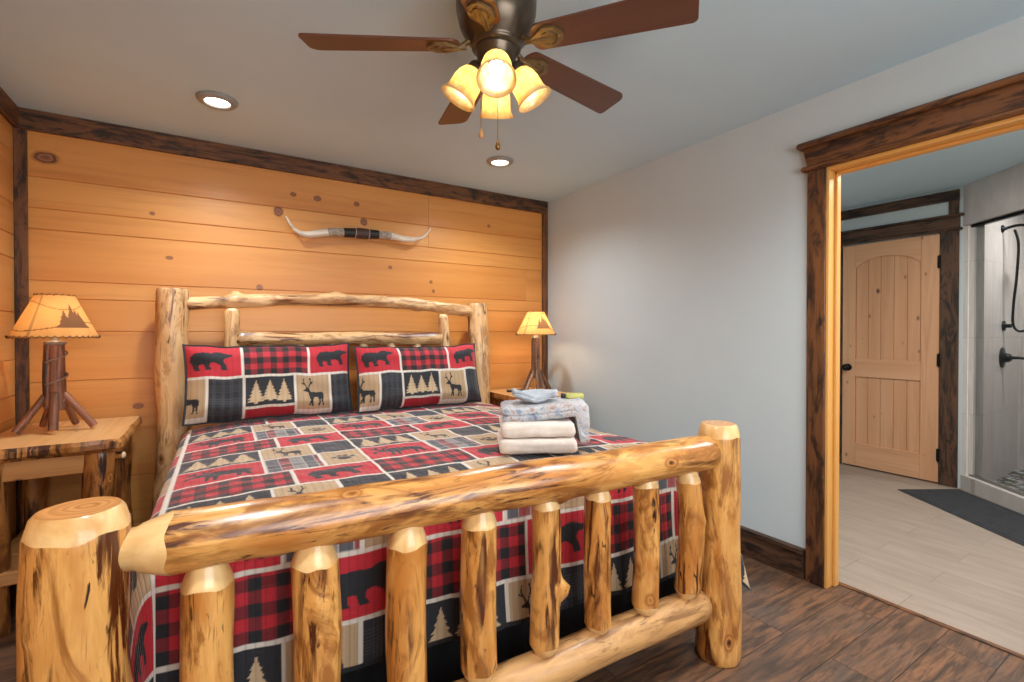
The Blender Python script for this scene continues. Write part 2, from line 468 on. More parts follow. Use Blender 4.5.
def shade_glass():
    a = NT('amber_glass')
    co = a.coord()
    nz = a.noise(co, 28, 4, 0.6, 1.5)
    c = a.ramp(nz, [(0.3, hx('#ecce86')), (0.6, hx('#f8e8be'))])
    tl = a.n('ShaderNodeBsdfTranslucent'); a.set(tl.inputs[0], c)
    df = a.n('ShaderNodeBsdfDiffuse'); a.set(df.inputs[0], c)
    gl = a.n('ShaderNodeBsdfGlossy'); gl.inputs['Roughness'].default_value = 0.15
    m1 = a.n('ShaderNodeMixShader'); m1.inputs[0].default_value = 0.35; a.set(m1.inputs[1], tl.outputs[0]); a.set(m1.inputs[2], df.outputs[0])
    m2 = a.n('ShaderNodeMixShader'); m2.inputs[0].default_value = 0.06; a.set(m2.inputs[1], m1.outputs[0]); a.set(m2.inputs[2], gl.outputs[0])
    a.t.links.new(m2.outputs[0], a.t.nodes['Material Output'].inputs[0])
    return a.m
M['amber'] = shade_glass()

def rawhide():
    a = NT('painted_rawhide')
    c = a.attr('Col').outputs['Color']
    nz = a.noise(a.coord(), 20, 4)
    c = a.mix(a.math('MULTIPLY', nz, 0.3), c, hx('#b98448'), 'MULTIPLY')
    tl = a.n('ShaderNodeBsdfTranslucent'); a.set(tl.inputs[0], c)
    df = a.n('ShaderNodeBsdfDiffuse'); a.set(df.inputs[0], c)
    m1 = a.n('ShaderNodeMixShader'); m1.inputs[0].default_value = 0.6; a.set(m1.inputs[1], tl.outputs[0]); a.set(m1.inputs[2], df.outputs[0])
    a.t.links.new(m1.outputs[0], a.t.nodes['Material Output'].inputs[0])
    return a.m
M['rawhide'] = rawhide()
M['lacing'] = plain('dark_leather_lacing', '#5a3a1e', 0.6)
M['twig'] = log_mat('twig_bark', '#9a6244', '#784830', '#301a12', streak=0.8, rough=0.5, coat=0.1, knots=0.4)
M['twigp'] = log_mat('pale_twig_bark', '#97735c', '#7a5844', '#3a2419', streak=0.6, rough=0.55, coat=0.0, knots=0.3)
M['vine'] = plain('grey_vine', '#8a6e60', 0.6)
M['pewter'] = plain('grey_collar', '#8c8680', 0.5, 0.3)

def quilt_mat(name, line=0.024, strength=0.5):
    a = NT(name)
    col = a.attr('Col').outputs['Color']
    uv = a.coord('UV')
    sp = a.n('ShaderNodeSeparateXYZ'); a.set(sp.inputs[0], uv)
    fx = a.math('ABSOLUTE', a.math('SINE', a.math('MULTIPLY', sp.outputs[0], PI / line)))
    fx = a.math('POWER', fx, 0.35)
    puck = a.noise(a.vm('MULTIPLY', uv, (18, 90, 1)), 1.0, 3, 0.6, 0.4)
    fab = a.noise(uv, 500, 2)
    c = a.mix(a.math('MULTIPLY', fab, 0.18), col, (0.02, 0.02, 0.02, 1))
    c = a.mix(a.math('MULTIPLY', a.math('SUBTRACT', 1.0, fx), 0.25), c, (0.03, 0.02, 0.02, 1))
    a.p(Base_Color=c, Roughness=0.75, Sheen_Weight=0.3, Sheen_Roughness=0.35, Sheen_Tint=(0.9, 0.9, 0.95, 1))
    a.bump(a.math('ADD', a.math('MULTIPLY', fx, 0.7), a.math('MULTIPLY', puck, 0.9)), strength, 0.006)
    return a.m
M['quilt'] = quilt_mat('patchwork_quilt')
M['sham'] = quilt_mat('patchwork_sham', 0.028, 0.3)
M['sham_back'] = plain('grey_sham_back', '#5a5c63', 0.9, var=0.15, bump=0.2)

def cloth_mat(name, stops, scale, bump=0.25, dist=1.0, sheen=.3):
    a = NT(name)
    nz = a.noise(a.coord(), scale, 4, 0.6, dist)
    f = a.noise(a.coord(), 300, 2)
    a.p(Base_Color=a.ramp(nz, [(p, hx(c)) for p, c in stops]), Roughness=0.95, Sheen_Weight=sheen)
    a.bump(a.math('ADD', f, a.math('MULTIPLY', nz, 0.5)), bump, 0.004)
    return a.m
M['cream'] = cloth_mat('cream_terry', [(0.3, '#cdbeb1'), (0.6, '#e2d5c9')], 9)
M['throw'] = cloth_mat('printed_throw', [(0.34, '#727b8a'), (0.43, '#9aa0ab'), (0.52, '#b9babd'), (0.575, '#b5aaa5'), (0.63, '#9c7e72'), (0.70, '#a2a3a7')], 16, dist=2.0)
M['gcloth'] = cloth_mat('grey_washcloth', [(0.3, '#98a0aa'), (0.65, '#b9bfc6')], 16)
M['mat'] = cloth_mat('charcoal_mat', [(0.3, '#1e1f22'), (0.65, '#323337')], 30, 0.6, 1.0, 0.0)
M['ypack'] = plain('yellow_green_wrap', '#b9b45c', 0.4, var=0.15)
M['horn'] = NT('polished_horn').m
def horn_mat():
    a = NT('polished_steer_horn')
    nz = a.noise(a.vm('MULTIPLY', a.coord(), (2, 9, 9)), 3, 4)
    a.p(Base_Color=a.ramp(nz, [(0.3, hx('#bda58c')), (0.6, hx('#e6dccb'))]), Roughness=0.3)
    return a.m
M['horn'] = horn_mat()
M['hband'] = cloth_mat('mottled_horn_root', [(0.35, '#7d7268'), (0.6, '#b5a898')], 60)
M['leather_b'] = plain('black_leather', '#1f1b1a', 0.5, bump=0.2)
M['leather_d'] = plain('brown_leather', '#4a332a', 0.55, bump=0.2)

# ------------------------------------------------------------------ the room shell
XL, XR, YB, ZC, YF = -0.868, 2.52, 3.45, 2.40, -1.30
XW = 2.618                     # bathroom side of the dividing wall
DY0, DY1, DZ = 0.33, 1.140, 2.02

def struct(o): o['kind'] = 'structure'; return o

def planks(name, mat, rows, horiz, u0, u1, front, depth, joints=(), gap=0.0035):
    """boards stacked in z; horiz: 0 boards run along x on plane y=front, 1 along y on plane x=front"""
    bm = bmesh.new(); rnd = []
    R = random.Random(name)
    lay = bm.faces.layers.float.new('tmp')
    for i, (z0, z1) in enumerate(rows):
        cuts = [u0] + [j for (r, j) in joints if r == i] + [u1]
        for a0, a1 in zip(cuts[:-1], cuts[1:]):
            before = set(bm.faces)
            if horiz == 0: lo, hi = (a0, front, z0 + gap / 2), (a1, front + depth, z1 - gap / 2)
            else: lo, hi = (front - depth, a0, z0 + gap / 2), (front, a1, z1 - gap / 2)
            add_box(bm, lo, hi, 0.0025)
            v = R.random()
            for f in bm.faces:
                if f not in before: f[lay] = v
    b0 = 0.006
    before = set(bm.faces)
    if horiz == 0: add_box(bm, (u0, front + b0, rows[0][0]), (u1, front + depth + 0.06, rows[-1][1]))
    else: add_box(bm, (front - depth - 0.06, u0, rows[0][0]), (front - b0, u1, rows[-1][1]))
    for f in bm.faces:
        if f not in before: f[lay] = 0.9
    vals = []
    bm.faces.ensure_lookup_table()
    for f in bm.faces: vals.append(f[lay])
    bm.faces.layers.float.remove(lay)
    o = bm_obj(name, bm, mat)
    at = o.data.attributes.new('rnd', 'FLOAT', 'FACE')
    at.data.foreach_set('value', vals)
    return struct(o)

sb = [0, .15, .4225, .6985, .978, 1.245, 1.421, 1.515, 1.785, 1.895, 2.058, 2.40]
planks('wall_back', M['pine_x'], list(zip(sb[:-1], sb[1:])), 0, XL - 0.1, XR + 0.02, YB, 0.02, joints=((9, 1.40), (10, 1.40), (7, 2.3)))
sl = [0, .24, .52, .80, .92, 1.10, 1.345, 1.62, 1.74, 1.90, 2.16, 2.40]
planks('wall_left', M['pine_y'], list(zip(sl[:-1], sl[1:])), 1, YF - 0.1, YB + 0.02, XL, 0.02)

struct(boxes('floor', [((XL - .1, YF - .1, -0.08), (2.612, YB + .1, 0.0))], M['floor'], bevel=0))
struct(boxes('floor_bathroom', [((2.612, -1.3, -0.08), (6.1, 2.75, 0.001))], M['tile'], bevel=0))
struct(boxes('ceiling', [((XL - .1, YF - .1, ZC), (6.1, YB + .1, ZC + .1))], M['ceil'], bevel=0))
struct(boxes('wall_right', [((XR, DY1 + .02, 0), (XW, YB + .1, ZC)), ((XR, YF - .1, 0), (XW, DY0 - .02, ZC)), ((XR, DY0 - .02, DZ + .02), (XW, DY1 + .02, ZC))], M['grey'], bevel=0))
# front wall behind the viewer, with a wide window
WX0, WX1, WZ0, WZ1 = -0.35, 1.85, 0.75, 2.12
struct(boxes('wall_front', [((XL - .1, YF - .12, 0), (WX0, YF, ZC)), ((WX1, YF - .12, 0), (XR, YF, ZC)), ((WX0, YF - .12, 0), (WX1, YF, WZ0)), ((WX0, YF - .12, WZ1), (WX1, YF, ZC))], M['grey'], bevel=0))
w = bpy.data.objects.new('window_1', None); link(w, Matrix.Translation((WX0, YF, WZ0))); struct(w)
wm = (WX0 + WX1) / 2
boxes('window_frame', [((WX0, YF - .1, WZ0), (WX0 + .05, YF + .01, WZ1)), ((WX1 - .05, YF - .1, WZ0), (WX1, YF + .01, WZ1)), ((wm - .03, YF - .1, WZ0), (wm + .03, YF + .01, WZ1)),
                       ((WX0, YF - .1, WZ0), (WX1, YF + .01, WZ0 + .05)), ((WX0, YF - .1, WZ1 - .05), (WX1, YF + .01, WZ1))], M['white'], w)
boxes('window_pane', [((WX0 + .05, YF - .055, WZ0 + .05), (wm - .03, YF - .05, WZ1 - .05)), ((wm + .03, YF - .055, WZ0 + .05), (WX1 - .05, YF - .05, WZ1 - .05))], M['wglass'], w, bevel=0)

# trims
struct(boxes('trim_1', [((XL, YB - .022, 2.292), (XR, YB, ZC))], M['stain_x'], bevel=.003))          # crown on the back wall
struct(boxes('trim_2', [((XL, YF, 2.292), (XL + .022, YB - .022, ZC))], M['stain_y'], bevel=.003))       # crown on the left wall
struct(boxes('trim_3', [((XL, YB - .022, 0), (XL + .05, YB, 2.292))], M['stain_z'], bevel=.003))       # left corner
struct(boxes('trim_4', [((XR - .055, YB - .022, 0), (XR, YB, 2.292))], M['stain_z'], bevel=.003))      # right corner
struct(prism('baseboard_right', [(XR, 0), (XR - .022, 0), (XR - .022, .128), (XR - .034, .131), (XR - .034, .15), (XR, .152)], 1, DY1 + .105, YB - .022, M['stain2_y']))
struct(boxes('baseboard_back', [((XL + .05, YB - .018, 0), (XR - .055, YB, .13))], M['stain_x'], bevel=.003))
# doorway casing
struct(boxes('trim_5', [((XR - .022, 1.152, 0), (XR, 1.236, 2.038))], M['stain_z'], bevel=.003))
struct(boxes('trim_6', [((XR - .022, DY0 - .101, 0), (XR, DY0 - .013, 2.038))], M['stain_z'], bevel=.003))
h0, h1 = DY0 - .12, 1.252
struct(prism('trim_7', [(h0 + .01, 2.06), (h1 - .02, 2.06), (h1 - .01, 2.10), (h1 + .002, 2.148), (h0 - .01, 2.148)], 0, XR - .03, XR, M['stain_y']))
struct(boxes('trim_8', [((XR - .06, h0 - .03, 2.148), (XR, h1 + .022, 2.176))], M['stain_y'], bevel=.008))
struct(boxes('trim_9', [((XR - .045, h0 - .005, 2.036), (XR, h1 + .008, 2.060))], M['stain_y'], bevel=.008))
# pine jamb lining with stops
struct(boxes('trim_10', [((XR - .012, DY1, 0), (XW + .004, DY1 + .022, DZ + .02)), ((2.562, DY1 - .012, 0), (2.598, DY1, DZ))], M['jamb'], bevel=.002))
struct(boxes('trim_11', [((XR - .012, DY0 - .022, 0), (XW + .004, DY0, DZ + .02)), ((2.562, DY0, 0), (2.598, DY0 + .012, DZ))], M['jamb'], bevel=.002))
struct(boxes('trim_12', [((XR - .012, DY0, DZ), (XW + .004, DY1, DZ + .022)), ((2.562, DY0, DZ - .012), (2.598, DY1, DZ))], M['jamb_y'], bevel=.002))
struct(boxes('trim_13', [((2.600, DY0, 0.0), (2.626, DY1, 0.006))], M['stain_y'], bevel=.002))  # threshold strip

# ------------------------------------------------------------------ the bathroom beyond
XD = 5.03
struct(boxes('wall_bathroom_far', [((XD, 1.31, 0), (XD + .1, 1.455, ZC)), ((XD, 2.160, 0), (XD + .1, 2.75, ZC)), ((XD, 1.455, 2.05), (XD + .1, 2.160, ZC)), ((XD + .06, 1.455, 0), (XD + .1, 2.160, 2.05))], M['grey'], bevel=0))
struct(boxes('wall_bathroom_side', [((XW, 2.65, 0), (XD + .1, 2.75, ZC))], M['grey'], bevel=0))
struct(boxes('wall_bathroom_near', [((XW, -1.3, 0), (6.1, -1.2, ZC))], M['grey'], bevel=0))

def bath_door():
    y0, y1, z0, z1 = 1.455, 2.160, 0.012, 2.045
    d = bpy.data.objects.new('door_1', None); link(d, Matrix.Translation((XD, y0, 0))); struct(d)
    d['label'] = 'knotty pine bathroom door with an arched upper panel'
    x0, x1 = XD - .012, XD + .028
    st = .105
    bm = bmesh.new()
    add_box(bm, (x0, y0, z0), (x1, y0 + st + .015, z1), .003)
    add_box(bm, (x0, y1 - st, z0), (x1, y1, z1), .003)
    bm_obj('door_stile', bm, M['bdoor'], d)
    bm = bmesh.new()
    add_box(bm, (x0, y0 + st + .015, z0), (x1, y1 - st, .225), .003)
    add_box(bm, (x0, y0 + st + .015, .835), (x1, y1 - st, 1.0), .003)
    bm_obj('door_rail', bm, M['bdoor_h'], d)
    ya, yb = y0 + st + .015, y1 - st
    pts = [(ya, z1), (ya, 1.835)]
    for k in range(1, 16):
        t = k / 16; yy = ya + (yb - ya) * t
        pts.append((yy, 1.835 + .085 * math.sin(PI * t) ** 0.75))
    pts += [(yb, 1.835), (yb, z1)]
    prism('door_arch_rail', pts, 0, x0, x1, M['bdoor_h'], d)
    for nm, za, zb in (('door_upper_panel', .99, 1.95), ('door_lower_panel', .215, .845)):
        bm = bmesh.new(); n = 5
        for k in range(n):
            a0 = ya + (yb - ya) * k / n; a1 = ya + (yb - ya) * (k + 1) / n
            add_box(bm, (x0 + .014, a0 + .001, za), (x1 - .006, a1 - .001, zb), .004)
        bm_obj(nm, bm, M['bdoor'], d)
    W = Matrix.Translation((x0, 2.112, .918)) @ Matrix.Rotation(-PI / 2, 4, 'Y')
    lathe('door_knob', [(.0001, 0), (.032, 0), (.032, .006), (.012, .010), (.012, .03), (.026, .038), (.03, .052), (.024, .064), (.0001, .067)], M['black'], d, W, 20)
    for hz in (.239, 1.016, 1.817):
        bm = bmesh.new()
        add_box(bm, (x0 - .006, y0 - .022, hz - .05), (x0 + .001, y0 + .012, hz + .05), .002)
        bmesh.ops.create_cone(bm, cap_ends=True, segments=10, radius1=.008, radius2=.008, depth=.108, matrix=Matrix.Translation((x0 - .008, y0 - .004, hz)))
        bm_obj('door_hinge', bm, M['black'], d)
bath_door()
struct(boxes('trim_14', [((XD - .02, 1.335, 0), (XD, 1.450, 2.06))], M['stain2_z'], bevel=.003))
struct(boxes('trim_15', [((XD - .02, 2.165, 0), (XD, 2.28, 2.06))], M['stain2_z'], bevel=.003))
struct(boxes('trim_16', [((XD - .025, 1.33, 2.075), (XD, 2.285, 2.165))], M['stain2_y'], bevel=.003))
struct(boxes('trim_17', [((XD - .045, 1.305, 2.165), (XD, 2.31, 2.185)), ((XD - .04, 1.312, 2.055), (XD, 2.305, 2.075))], M['stain2_y'], bevel=.006))
struct(boxes('trim_18', [((XD - .025, 1.335, 2.295), (XD, 2.65, 2.378))], M['stain2_y'], bevel=.003))
struct(boxes('trim_19', [((XD - .022, 1.337, 2.185), (XD, 1.398, 2.295))], M['stain2_z'], bevel=.003))

# shower: neo-angle corner behind a glass face at 45 degrees
struct(boxes('wall_shower_side', [((5.03, 1.19, 0), (6.0, 1.31, ZC))], M['stile'], bevel=0))
struct(boxes('wall_shower_back', [((5.95, -1.2, 0), (6.05, 1.2, ZC))], M['stile'], bevel=0))
A = Vector((5.03, 1.315, 0)); Bv = Vector((4.38, .575, 0))
dv = (Bv - A).normalized(); nv = Vector((dv.y, -dv.x, 0))      # pointing into the shower or out
if nv.x < 0: nv = -nv
def obl(name, s0, s1, z0, z1, t0, t1, mat, parent=None, bevel=.003):
    R = Matrix(((dv.x, nv.x, 0, A.x), (dv.y, nv.y, 0, A.y), (0, 0, 1, 0), (0, 0, 0, 1)))
    bm = bmesh.new(); add_box(bm, (s0, t0, z0), (s1, t1, z1), bevel, 0, R)
    bmesh.ops.recalc_face_normals(bm, faces=bm.faces)
    return bm_obj(name, bm, mat, parent)
LL = (Bv - A).length
struct(obl('trim_20', 0.0, LL, 0, .115, -.005, .11, M['stile']))            # tiled curb
struct(obl('wall_shower_header', 0.0, LL, 2.085, ZC, 0, .10, M['stile'], bevel=0))
struct(prism('wall_shower_return', [(4.38, .575), (4.48, .50), (4.48, -1.2), (4.38, -1.2)], 2, 0, ZC, M['stile']))
struct(prism('floor_shower', [(5.08, 1.19), (5.95, 1.19), (5.95, -1.2), (4.48, -1.2), (4.48, .52)], 2, 0.0, .045, M['pebble']))
sc = thing('shower_screen', (A + dv * LL / 2 + Vector((0, 0, .115))), 'clear glass shower screen with a slim metal frame on the tiled curb', 'shower screen')
obl('glass_pane', .03, LL - .03, .13, 2.07, .045, .053, M['glass'], sc, 0)
obl('frame_post', 0.0, .028, .115, 2.085, .02, .075, M['white'], sc)
obl('frame_post', LL - .028, LL, .115, 2.085, .02, .075, M['white'], sc)
obl('frame_rail', .028, LL - .028, 2.062, 2.085, .03, .068, M['black'], sc)
obl('frame_rail', .028, LL - .028, .115, .128, .03, .068, M['nickel'], sc)
obl('glazing_seal', .028, .040, .128, 2.062, .038, .060, M['black'], sc)
# fittings on the side wall (y = 1.19)
yw = 1.19
sh = thing('hand_shower', (5.47, yw, 2.087), 'black hand shower with looped hose on the tiled shower wall', 'hand shower')
W = Matrix.Translation((5.465, yw, 2.087)) @ Matrix.Rotation(PI / 2, 4, 'X')
lathe('wall_flange', [(.0001, 0), (.032, 0), (.03, .01), (.014, .016), (.014, .03), (.0001, .03)], M['black'], sh, W, 20)
tube('shower_arm', [(5.465, yw - .02, 2.087), (5.47, yw - .10, 2.10), (5.475, yw - .20, 2.07), (5.48, yw - .25, 2.035)], .011, M['black'], sh)
W = Matrix.Translation((5.485, yw - .30, 1.99)) @ frame_z((0.05, -.75, -.65))
lathe('shower_rose', [(.0001, -.03), (.022, -.028), (.03, -.015), (.09, .0), (.095, .012), (.09, .02), (.0001, .022)], M['black'], sh, W, 28)
tube('shower_handle', [(5.487, yw - .25, 1.99), (5.48, yw - .22, 1.90), (5.475, yw - .19, 1.80)], [.018, .014, .011], M['black'], sh)
W = Matrix.Translation((5.515, yw, 1.295)) @ Matrix.Rotation(PI / 2, 4, 'X')
lathe('hose_outlet', [(.0001, 0), (.04, 0), (.04, .012), (.016, .018), (.016, .05), (.0001, .05)], M['black'], sh, W, 20)
tube('hose', [(5.48, yw - .07, 2.07), (5.49, yw - .09, 1.95), (5.50, yw - .08, 1.7), (5.51, yw - .06, 1.45), (5.515, yw - .06, 1.30), (5.515, yw - .10, 1.25), (5.51, yw - .15, 1.29),
              (5.50, yw - .17, 1.40), (5.49, yw - .20, 1.55), (5.48, yw - .19, 1.68), (5.475, yw - .19, 1.80)], .009, M['black'], sh, 10, 8)
va = thing('shower_valve', (5.496, yw, 1.034), 'black shower mixer plate with a single lever handle', 'shower valve')
W = Matrix.Translation((5.496, yw, 1.034)) @ Matrix.Rotation(PI / 2, 4, 'X')
lathe('valve_plate', [(.0001, 0), (.085, 0), (.082, .008), (.04, .014), (.034, .045), (.026, .055), (.0001, .055)], M['black'], va, W, 28)
tube('lever', [(5.496, yw - .05, 1.034), (5.50, yw - .09, 1.036), (5.51, yw - .15, 1.030)], [.014, .012, .010], M['black'], va)

# mat in front of the shower
def bath_mat():
    c = Vector((4.60, 1.10, 0)); ux = Vector((-.60, -.80, 0)).normalized()
    # corners picked from where the rug lies: back tip, wall end and front edge
    P = [Vector((4.565, 1.572, 0)), Vector((4.985, 1.315, 0)), Vector((4.33, .49, 0)), Vector((3.93, .70, 0))]
    n = 26; m = 14; vs = []; fs = []
    for lev, z in ((0, .003), (1, .014)):
        for i in range(n + 1):
            for j in range(m + 1):
                u, v = i / n, j / m
                p = (P[0] * (1 - u) + P[3] * u) * (1 - v) + (P[1] * (1 - u) + P[2] * u) * v
                e = min(u, 1 - u) * n, min(v, 1 - v) * m
                zz = z
                if lev == 1:
                    zz = .013 if min(e) > 2.5 else (.010 if min(e) > 1.5 else (.015 if min(e) > .5 else .005))
                vs.append((p.x, p.y, zz))
    k = (n + 1) * (m + 1)
    for i in range(n):
        for j in range(m):
            a = i * (m + 1) + j; q = (a, a + 1, a + m + 2, a + m + 1)
            fs.append(tuple(k + x for x in q)); fs.append(q[::-1])
    bd = [i * (m + 1) for i in range(n + 1)] + [n * (m + 1) + j for j in range(1, m + 1)] + [i * (m + 1) + m for i in range(n - 1, -1, -1)] + [j for j in range(m - 1, 0, -1)]
    for a, b in zip(bd, bd[1:] + bd[:1]): fs.append((a, b, k + b, k + a))
    o = mesh_obj('bath_mat', vs, fs, M['mat'], smooth=False)
    tag(o, 'charcoal grey bath mat on pale tile in front of the shower', 'bath mat')
bath_mat()

# ------------------------------------------------------------------ logs
def log(name, parent, p0, p1, r0, r1, seed, mats, e0='flat', e1='flat', seg=36, dz=.022, lump=.05, bend=(0, 0), knots=(), pencil=1.0, roll=0.0, tenon=.5, swell=0.0, cutz=None):
    p0, p1 = Vector(p0), Vector(p1)
    L = (p1 - p0).length
    W = Matrix.Translation(p0) @ frame_z(p1 - p0, roll)
    n = max(6, int(L / dz))
    zs = [(L * i / n) for i in range(n + 1)]
    rm = (r0 + r1) / 2
    pa, pb = pencil if isinstance(pencil, tuple) else (pencil, pencil)
    c0 = {'flat': .010, 'post': .046, 'pencil': rm * pa, 'round': rm * .8}[e0]
    c1 = {'flat': .010, 'post': .046, 'pencil': rm * pb, 'round': rm * .8}[e1]
    ext0 = .07 if e0 == 'pencil' else 0.0; ext1 = .07 if e1 == 'pencil' else 0.0
    prof = []      # z, radius factor, material
    def endprof(kind, c):
        if kind == 'flat': return [(0.0, .93, 0), (c, 1.0, 0)]
        if kind == 'post': return [(0.0, .80, 1), (c * .22, .90, 1), (c, .995, 1), (c * 1.05, 1.0, 0)]
        if kind == 'round': return [(0.0, .45, 1), (c * .12, .66, 1), (c * .4, .88, 1), (c, 1.0, 0)]
        if kind == 'pencil':
            ll = [(-.07, tenon * .85, 1), (0.0, tenon, 1)]
            for t in (.15, .35, .6, .8): ll.append((c * t, tenon + (1 - tenon) * (t ** .75), 1))
            ll.append((c, 1.0, 1)); ll.append((c * 1.04, 1.0, 0)); return ll
    a = endprof(e0, c0); b = endprof(e1, c1)
    prof += a
    za, zb = a[-1][0], L - b[-1][0]
    k = max(4, int((zb - za) / dz))
    prof += [(za + (zb - za) * i / k, 1.0, 0) for i in range(1, k)]
    prof += [(L - z, f, m) for z, f, m in b[::-1]]
    vs, fs, mi = [], [], []
    for (z, f, m) in prof:
        t = min(max(z / L, 0), 1)
        R = (r0 + (r1 - r0) * t) * f * (1 + swell * math.sin(PI * t))
        bx = bend[0] * math.sin(PI * t); by = bend[1] * math.sin(PI * t)
        bx += .25 * rm * noise.noise(Vector((seed * 3.1, 1.7, z * 1.9))) * math.sin(PI * t)
        by += .25 * rm * noise.noise(Vector((seed * 3.1, 9.7, z * 1.9))) * math.sin(PI * t)
        for kx in range(seg):
            th = 2 * PI * kx / seg
            c, s = math.cos(th), math.sin(th)
            nn = noise.noise(Vector((c * .9 + seed * 5, s * .9, z * 4.5))) + .45 * noise.noise(Vector((c * 2.2 + seed * 5, s * 2.2 + 4, z * 9)))
            r = R * (1 + lump * nn)
            zj = z + (.16 * rm * noise.noise(Vector((c * 1.6 + seed, s * 1.6, seed * 2))) if (.97 < f and (z < c0 * 1.06 or z > L - c1 * 1.06) and (c0 > .012 if z < L / 2 else c1 > .012)) else 0)
            for (kf, ka, ks, kh) in knots:
                da = (th - ka + (0 if name in ('post', 'spindle') else PI)) % (2 * PI) - PI
                d2 = ((z - kf * L) / ks) ** 2 + (da * rm / ks) ** 2
                r += kh * math.exp(-d2)
            vs.append((r * c + bx, r * s + by, zj))
    nr = len(prof)
    for i in range(nr - 1):
        mm = 1 if (prof[i][2] == 1 and prof[i + 1][2] == 1) else (1 if 1 in (prof[i][2], prof[i + 1][2]) and abs(prof[i][0] - prof[i + 1][0]) < .001 else 0)
        for kx in range(seg):
            fs.append((i * seg + kx, i * seg + (kx + 1) % seg, (i + 1) * seg + (kx + 1) % seg, (i + 1) * seg + kx)); mi.append(mm)
    for (i, rev) in ((0, True), (nr - 1, False)):
        base = len(vs)
        ring = [vs[i * seg + kx] for kx in range(seg)]
        cen = sum((Vector(v) for v in ring), Vector()) / seg
        # duplicated rim so that the cut face stays crisp
        vs.extend(ring); inner = len(vs)
        vs.extend([tuple(cen + (Vector(v) - cen) * .55) for v in ring]); vs.append(tuple(cen))
        for kx in range(seg):
            q = (base + kx, base + (kx + 1) % seg, inner + (kx + 1) % seg, inner + kx)
            t3 = (inner + kx, inner + (kx + 1) % seg, inner + seg)
            fs.append(q[::-1] if rev else q); mi.append(2)
            fs.append(t3[::-1] if rev else t3); mi.append(2)
    return mesh_obj(name, vs, fs, mats, parent, W, True, mi)

HON = [M['log'], M['log_cut'], M['log_end']]
PAL = [M['hlog'], M['hlog_cut'], M['hlog_cut']]

bed = thing('log_bed', (.75, 2.2, 0), 'honey coloured peeled log bed with spindled footboard and headboard', 'bed')
FL, FR = Vector((-.247, 1.36, 0)), Vector((1.643, 1.131, 0))
HL, HR = Vector((-.205, 3.29, 0)), Vector((1.735, 3.25, 0))
def fb(x, z): t = (x - FL.x) / (FR.x - FL.x); return Vector((x, FL.y + (FR.y - FL.y) * t, z))
def hb(x, z, dy=0): t = (x - HL.x) / (HR.x - HL.x); return Vector((x, HL.y + (HR.y - HL.y) * t + dy, z))
log('post', bed, FL, FL + Vector((0, 0, .864)), .094, .089, 1.0, HON, 'flat', 'post', 48, lump=.045, knots=((.75, 3.9, .02, .004),))
log('post', bed, FR, FR + Vector((0, 0, .893)), .083, .074, 2.0, HON, 'flat', 'post', 44, lump=.04)
log('post', bed, HL + Vector((-.012, 0, 0)), HL + Vector((.014, 0, 1.487)), .084, .076, 3.0, PAL, 'flat', 'flat', 40, lump=.10, bend=(.012, 0))
log('post', bed, HR, HR + Vector((-.018, 0, 1.462)), .078, .075, 4.0, PAL, 'flat', 'flat', 40, lump=.10, bend=(.02, 0), knots=((.55, 5.6, .025, .02),))
# footboard rails
log('footboard_top_rail', bed, fb(-.150, .758), fb(1.59, .790), .070, .064, 5.0, HON, 'pencil', 'flat', 44, pencil=1.0, tenon=.66, lump=.06, bend=(0.0, 0.0), knots=((.16, 4.9, .03, .010), (.62, 4.5, .022, .012), (.80, 4.6, .02, .01)), roll=0)
log('footboard_lower_rail', bed, fb(-.20, .095), fb(1.575, .218), .066, .060, 6.0, [M['rlog_shade'], M['rlog_shade'], M['rlog_shade']], 'round', 'round', 40, lump=.06)
SP = [(-.016, .713, .2, .056), (.217, .719, .21, .058), (.454, .722, .22, .056), (.666, .736, .238, .054), (.885, .743, .238, .047), (1.087, .741, .260, .045), (1.286, .752, .280, .046), (1.479, .748, .295, .046)]
for i, (x, zt, zb, r) in enumerate(SP):
    kn = {1: ((.70, 4.6, .03, .012), (.52, 5.2, .02, .012), (.25, 3.9, .03, .02)), 4: ((.40, 5.6, .025, .035),), 0: ((.45, 5.3, .025, .004),), 5: ((.8, 4.8, .02, .006),), 6: ((.38, 4.6, .02, .008),), 7: ((.6, 5.0, .02, .008), (.1, 4.8, .02, .01))}.get(i, ())
    bd = {7: (-.012, .01), 5: (.008, 0), 6: (-.01, 0), 4: (-.008, 0)}.get(i, (0, 0))
    zr = .095 + (x + .2) / 1.775 * .123
    log('spindle', bed, fb(x, zr + .052), fb(x, zt + .0), r, r * .98, 10.0 + i, HON, 'pencil', 'pencil', 30, lump=.06, bend=bd, knots=kn, pencil=(.75, 1.15), tenon=.55)
# headboard
log('headboard_top_rail', bed, hb(-.15, 1.402), hb(1.70, 1.400), .037, .040, 20.0, PAL, 'round', 'round', 30, lump=.24, bend=(0.0, .055), knots=((.14, 1.5, .03, .03), (.45, 1.6, .04, .015), (.75, 4.7, .03, .012)))
log('headboard_lower_rail', bed, hb(.10, 1.205), hb(1.42, 1.198), .042, .045, 21.0, PAL, 'round', 'round', 30, lump=.14, bend=(0, .0))
log('headboard_stile', bed, hb(.092, .45), hb(.092, 1.385), .045, .042, 22.0, PAL, 'flat', 'round', 28, lump=.14)
log('headboard_stile', bed, hb(1.432, .45), hb(1.432, 1.375), .043, .040, 23.0, PAL, 'flat', 'round', 28, lump=.16, bend=(-.02, 0))
for i, x in enumerate((.277, .463, .663, .856, 1.047, 1.235)):
    log('headboard_spindle', bed, hb(x, .62), hb(x, 1.165), .040, .036, 30.0 + i, PAL, 'pencil', 'pencil', 22, lump=.10, pencil=1.2, tenon=.65)
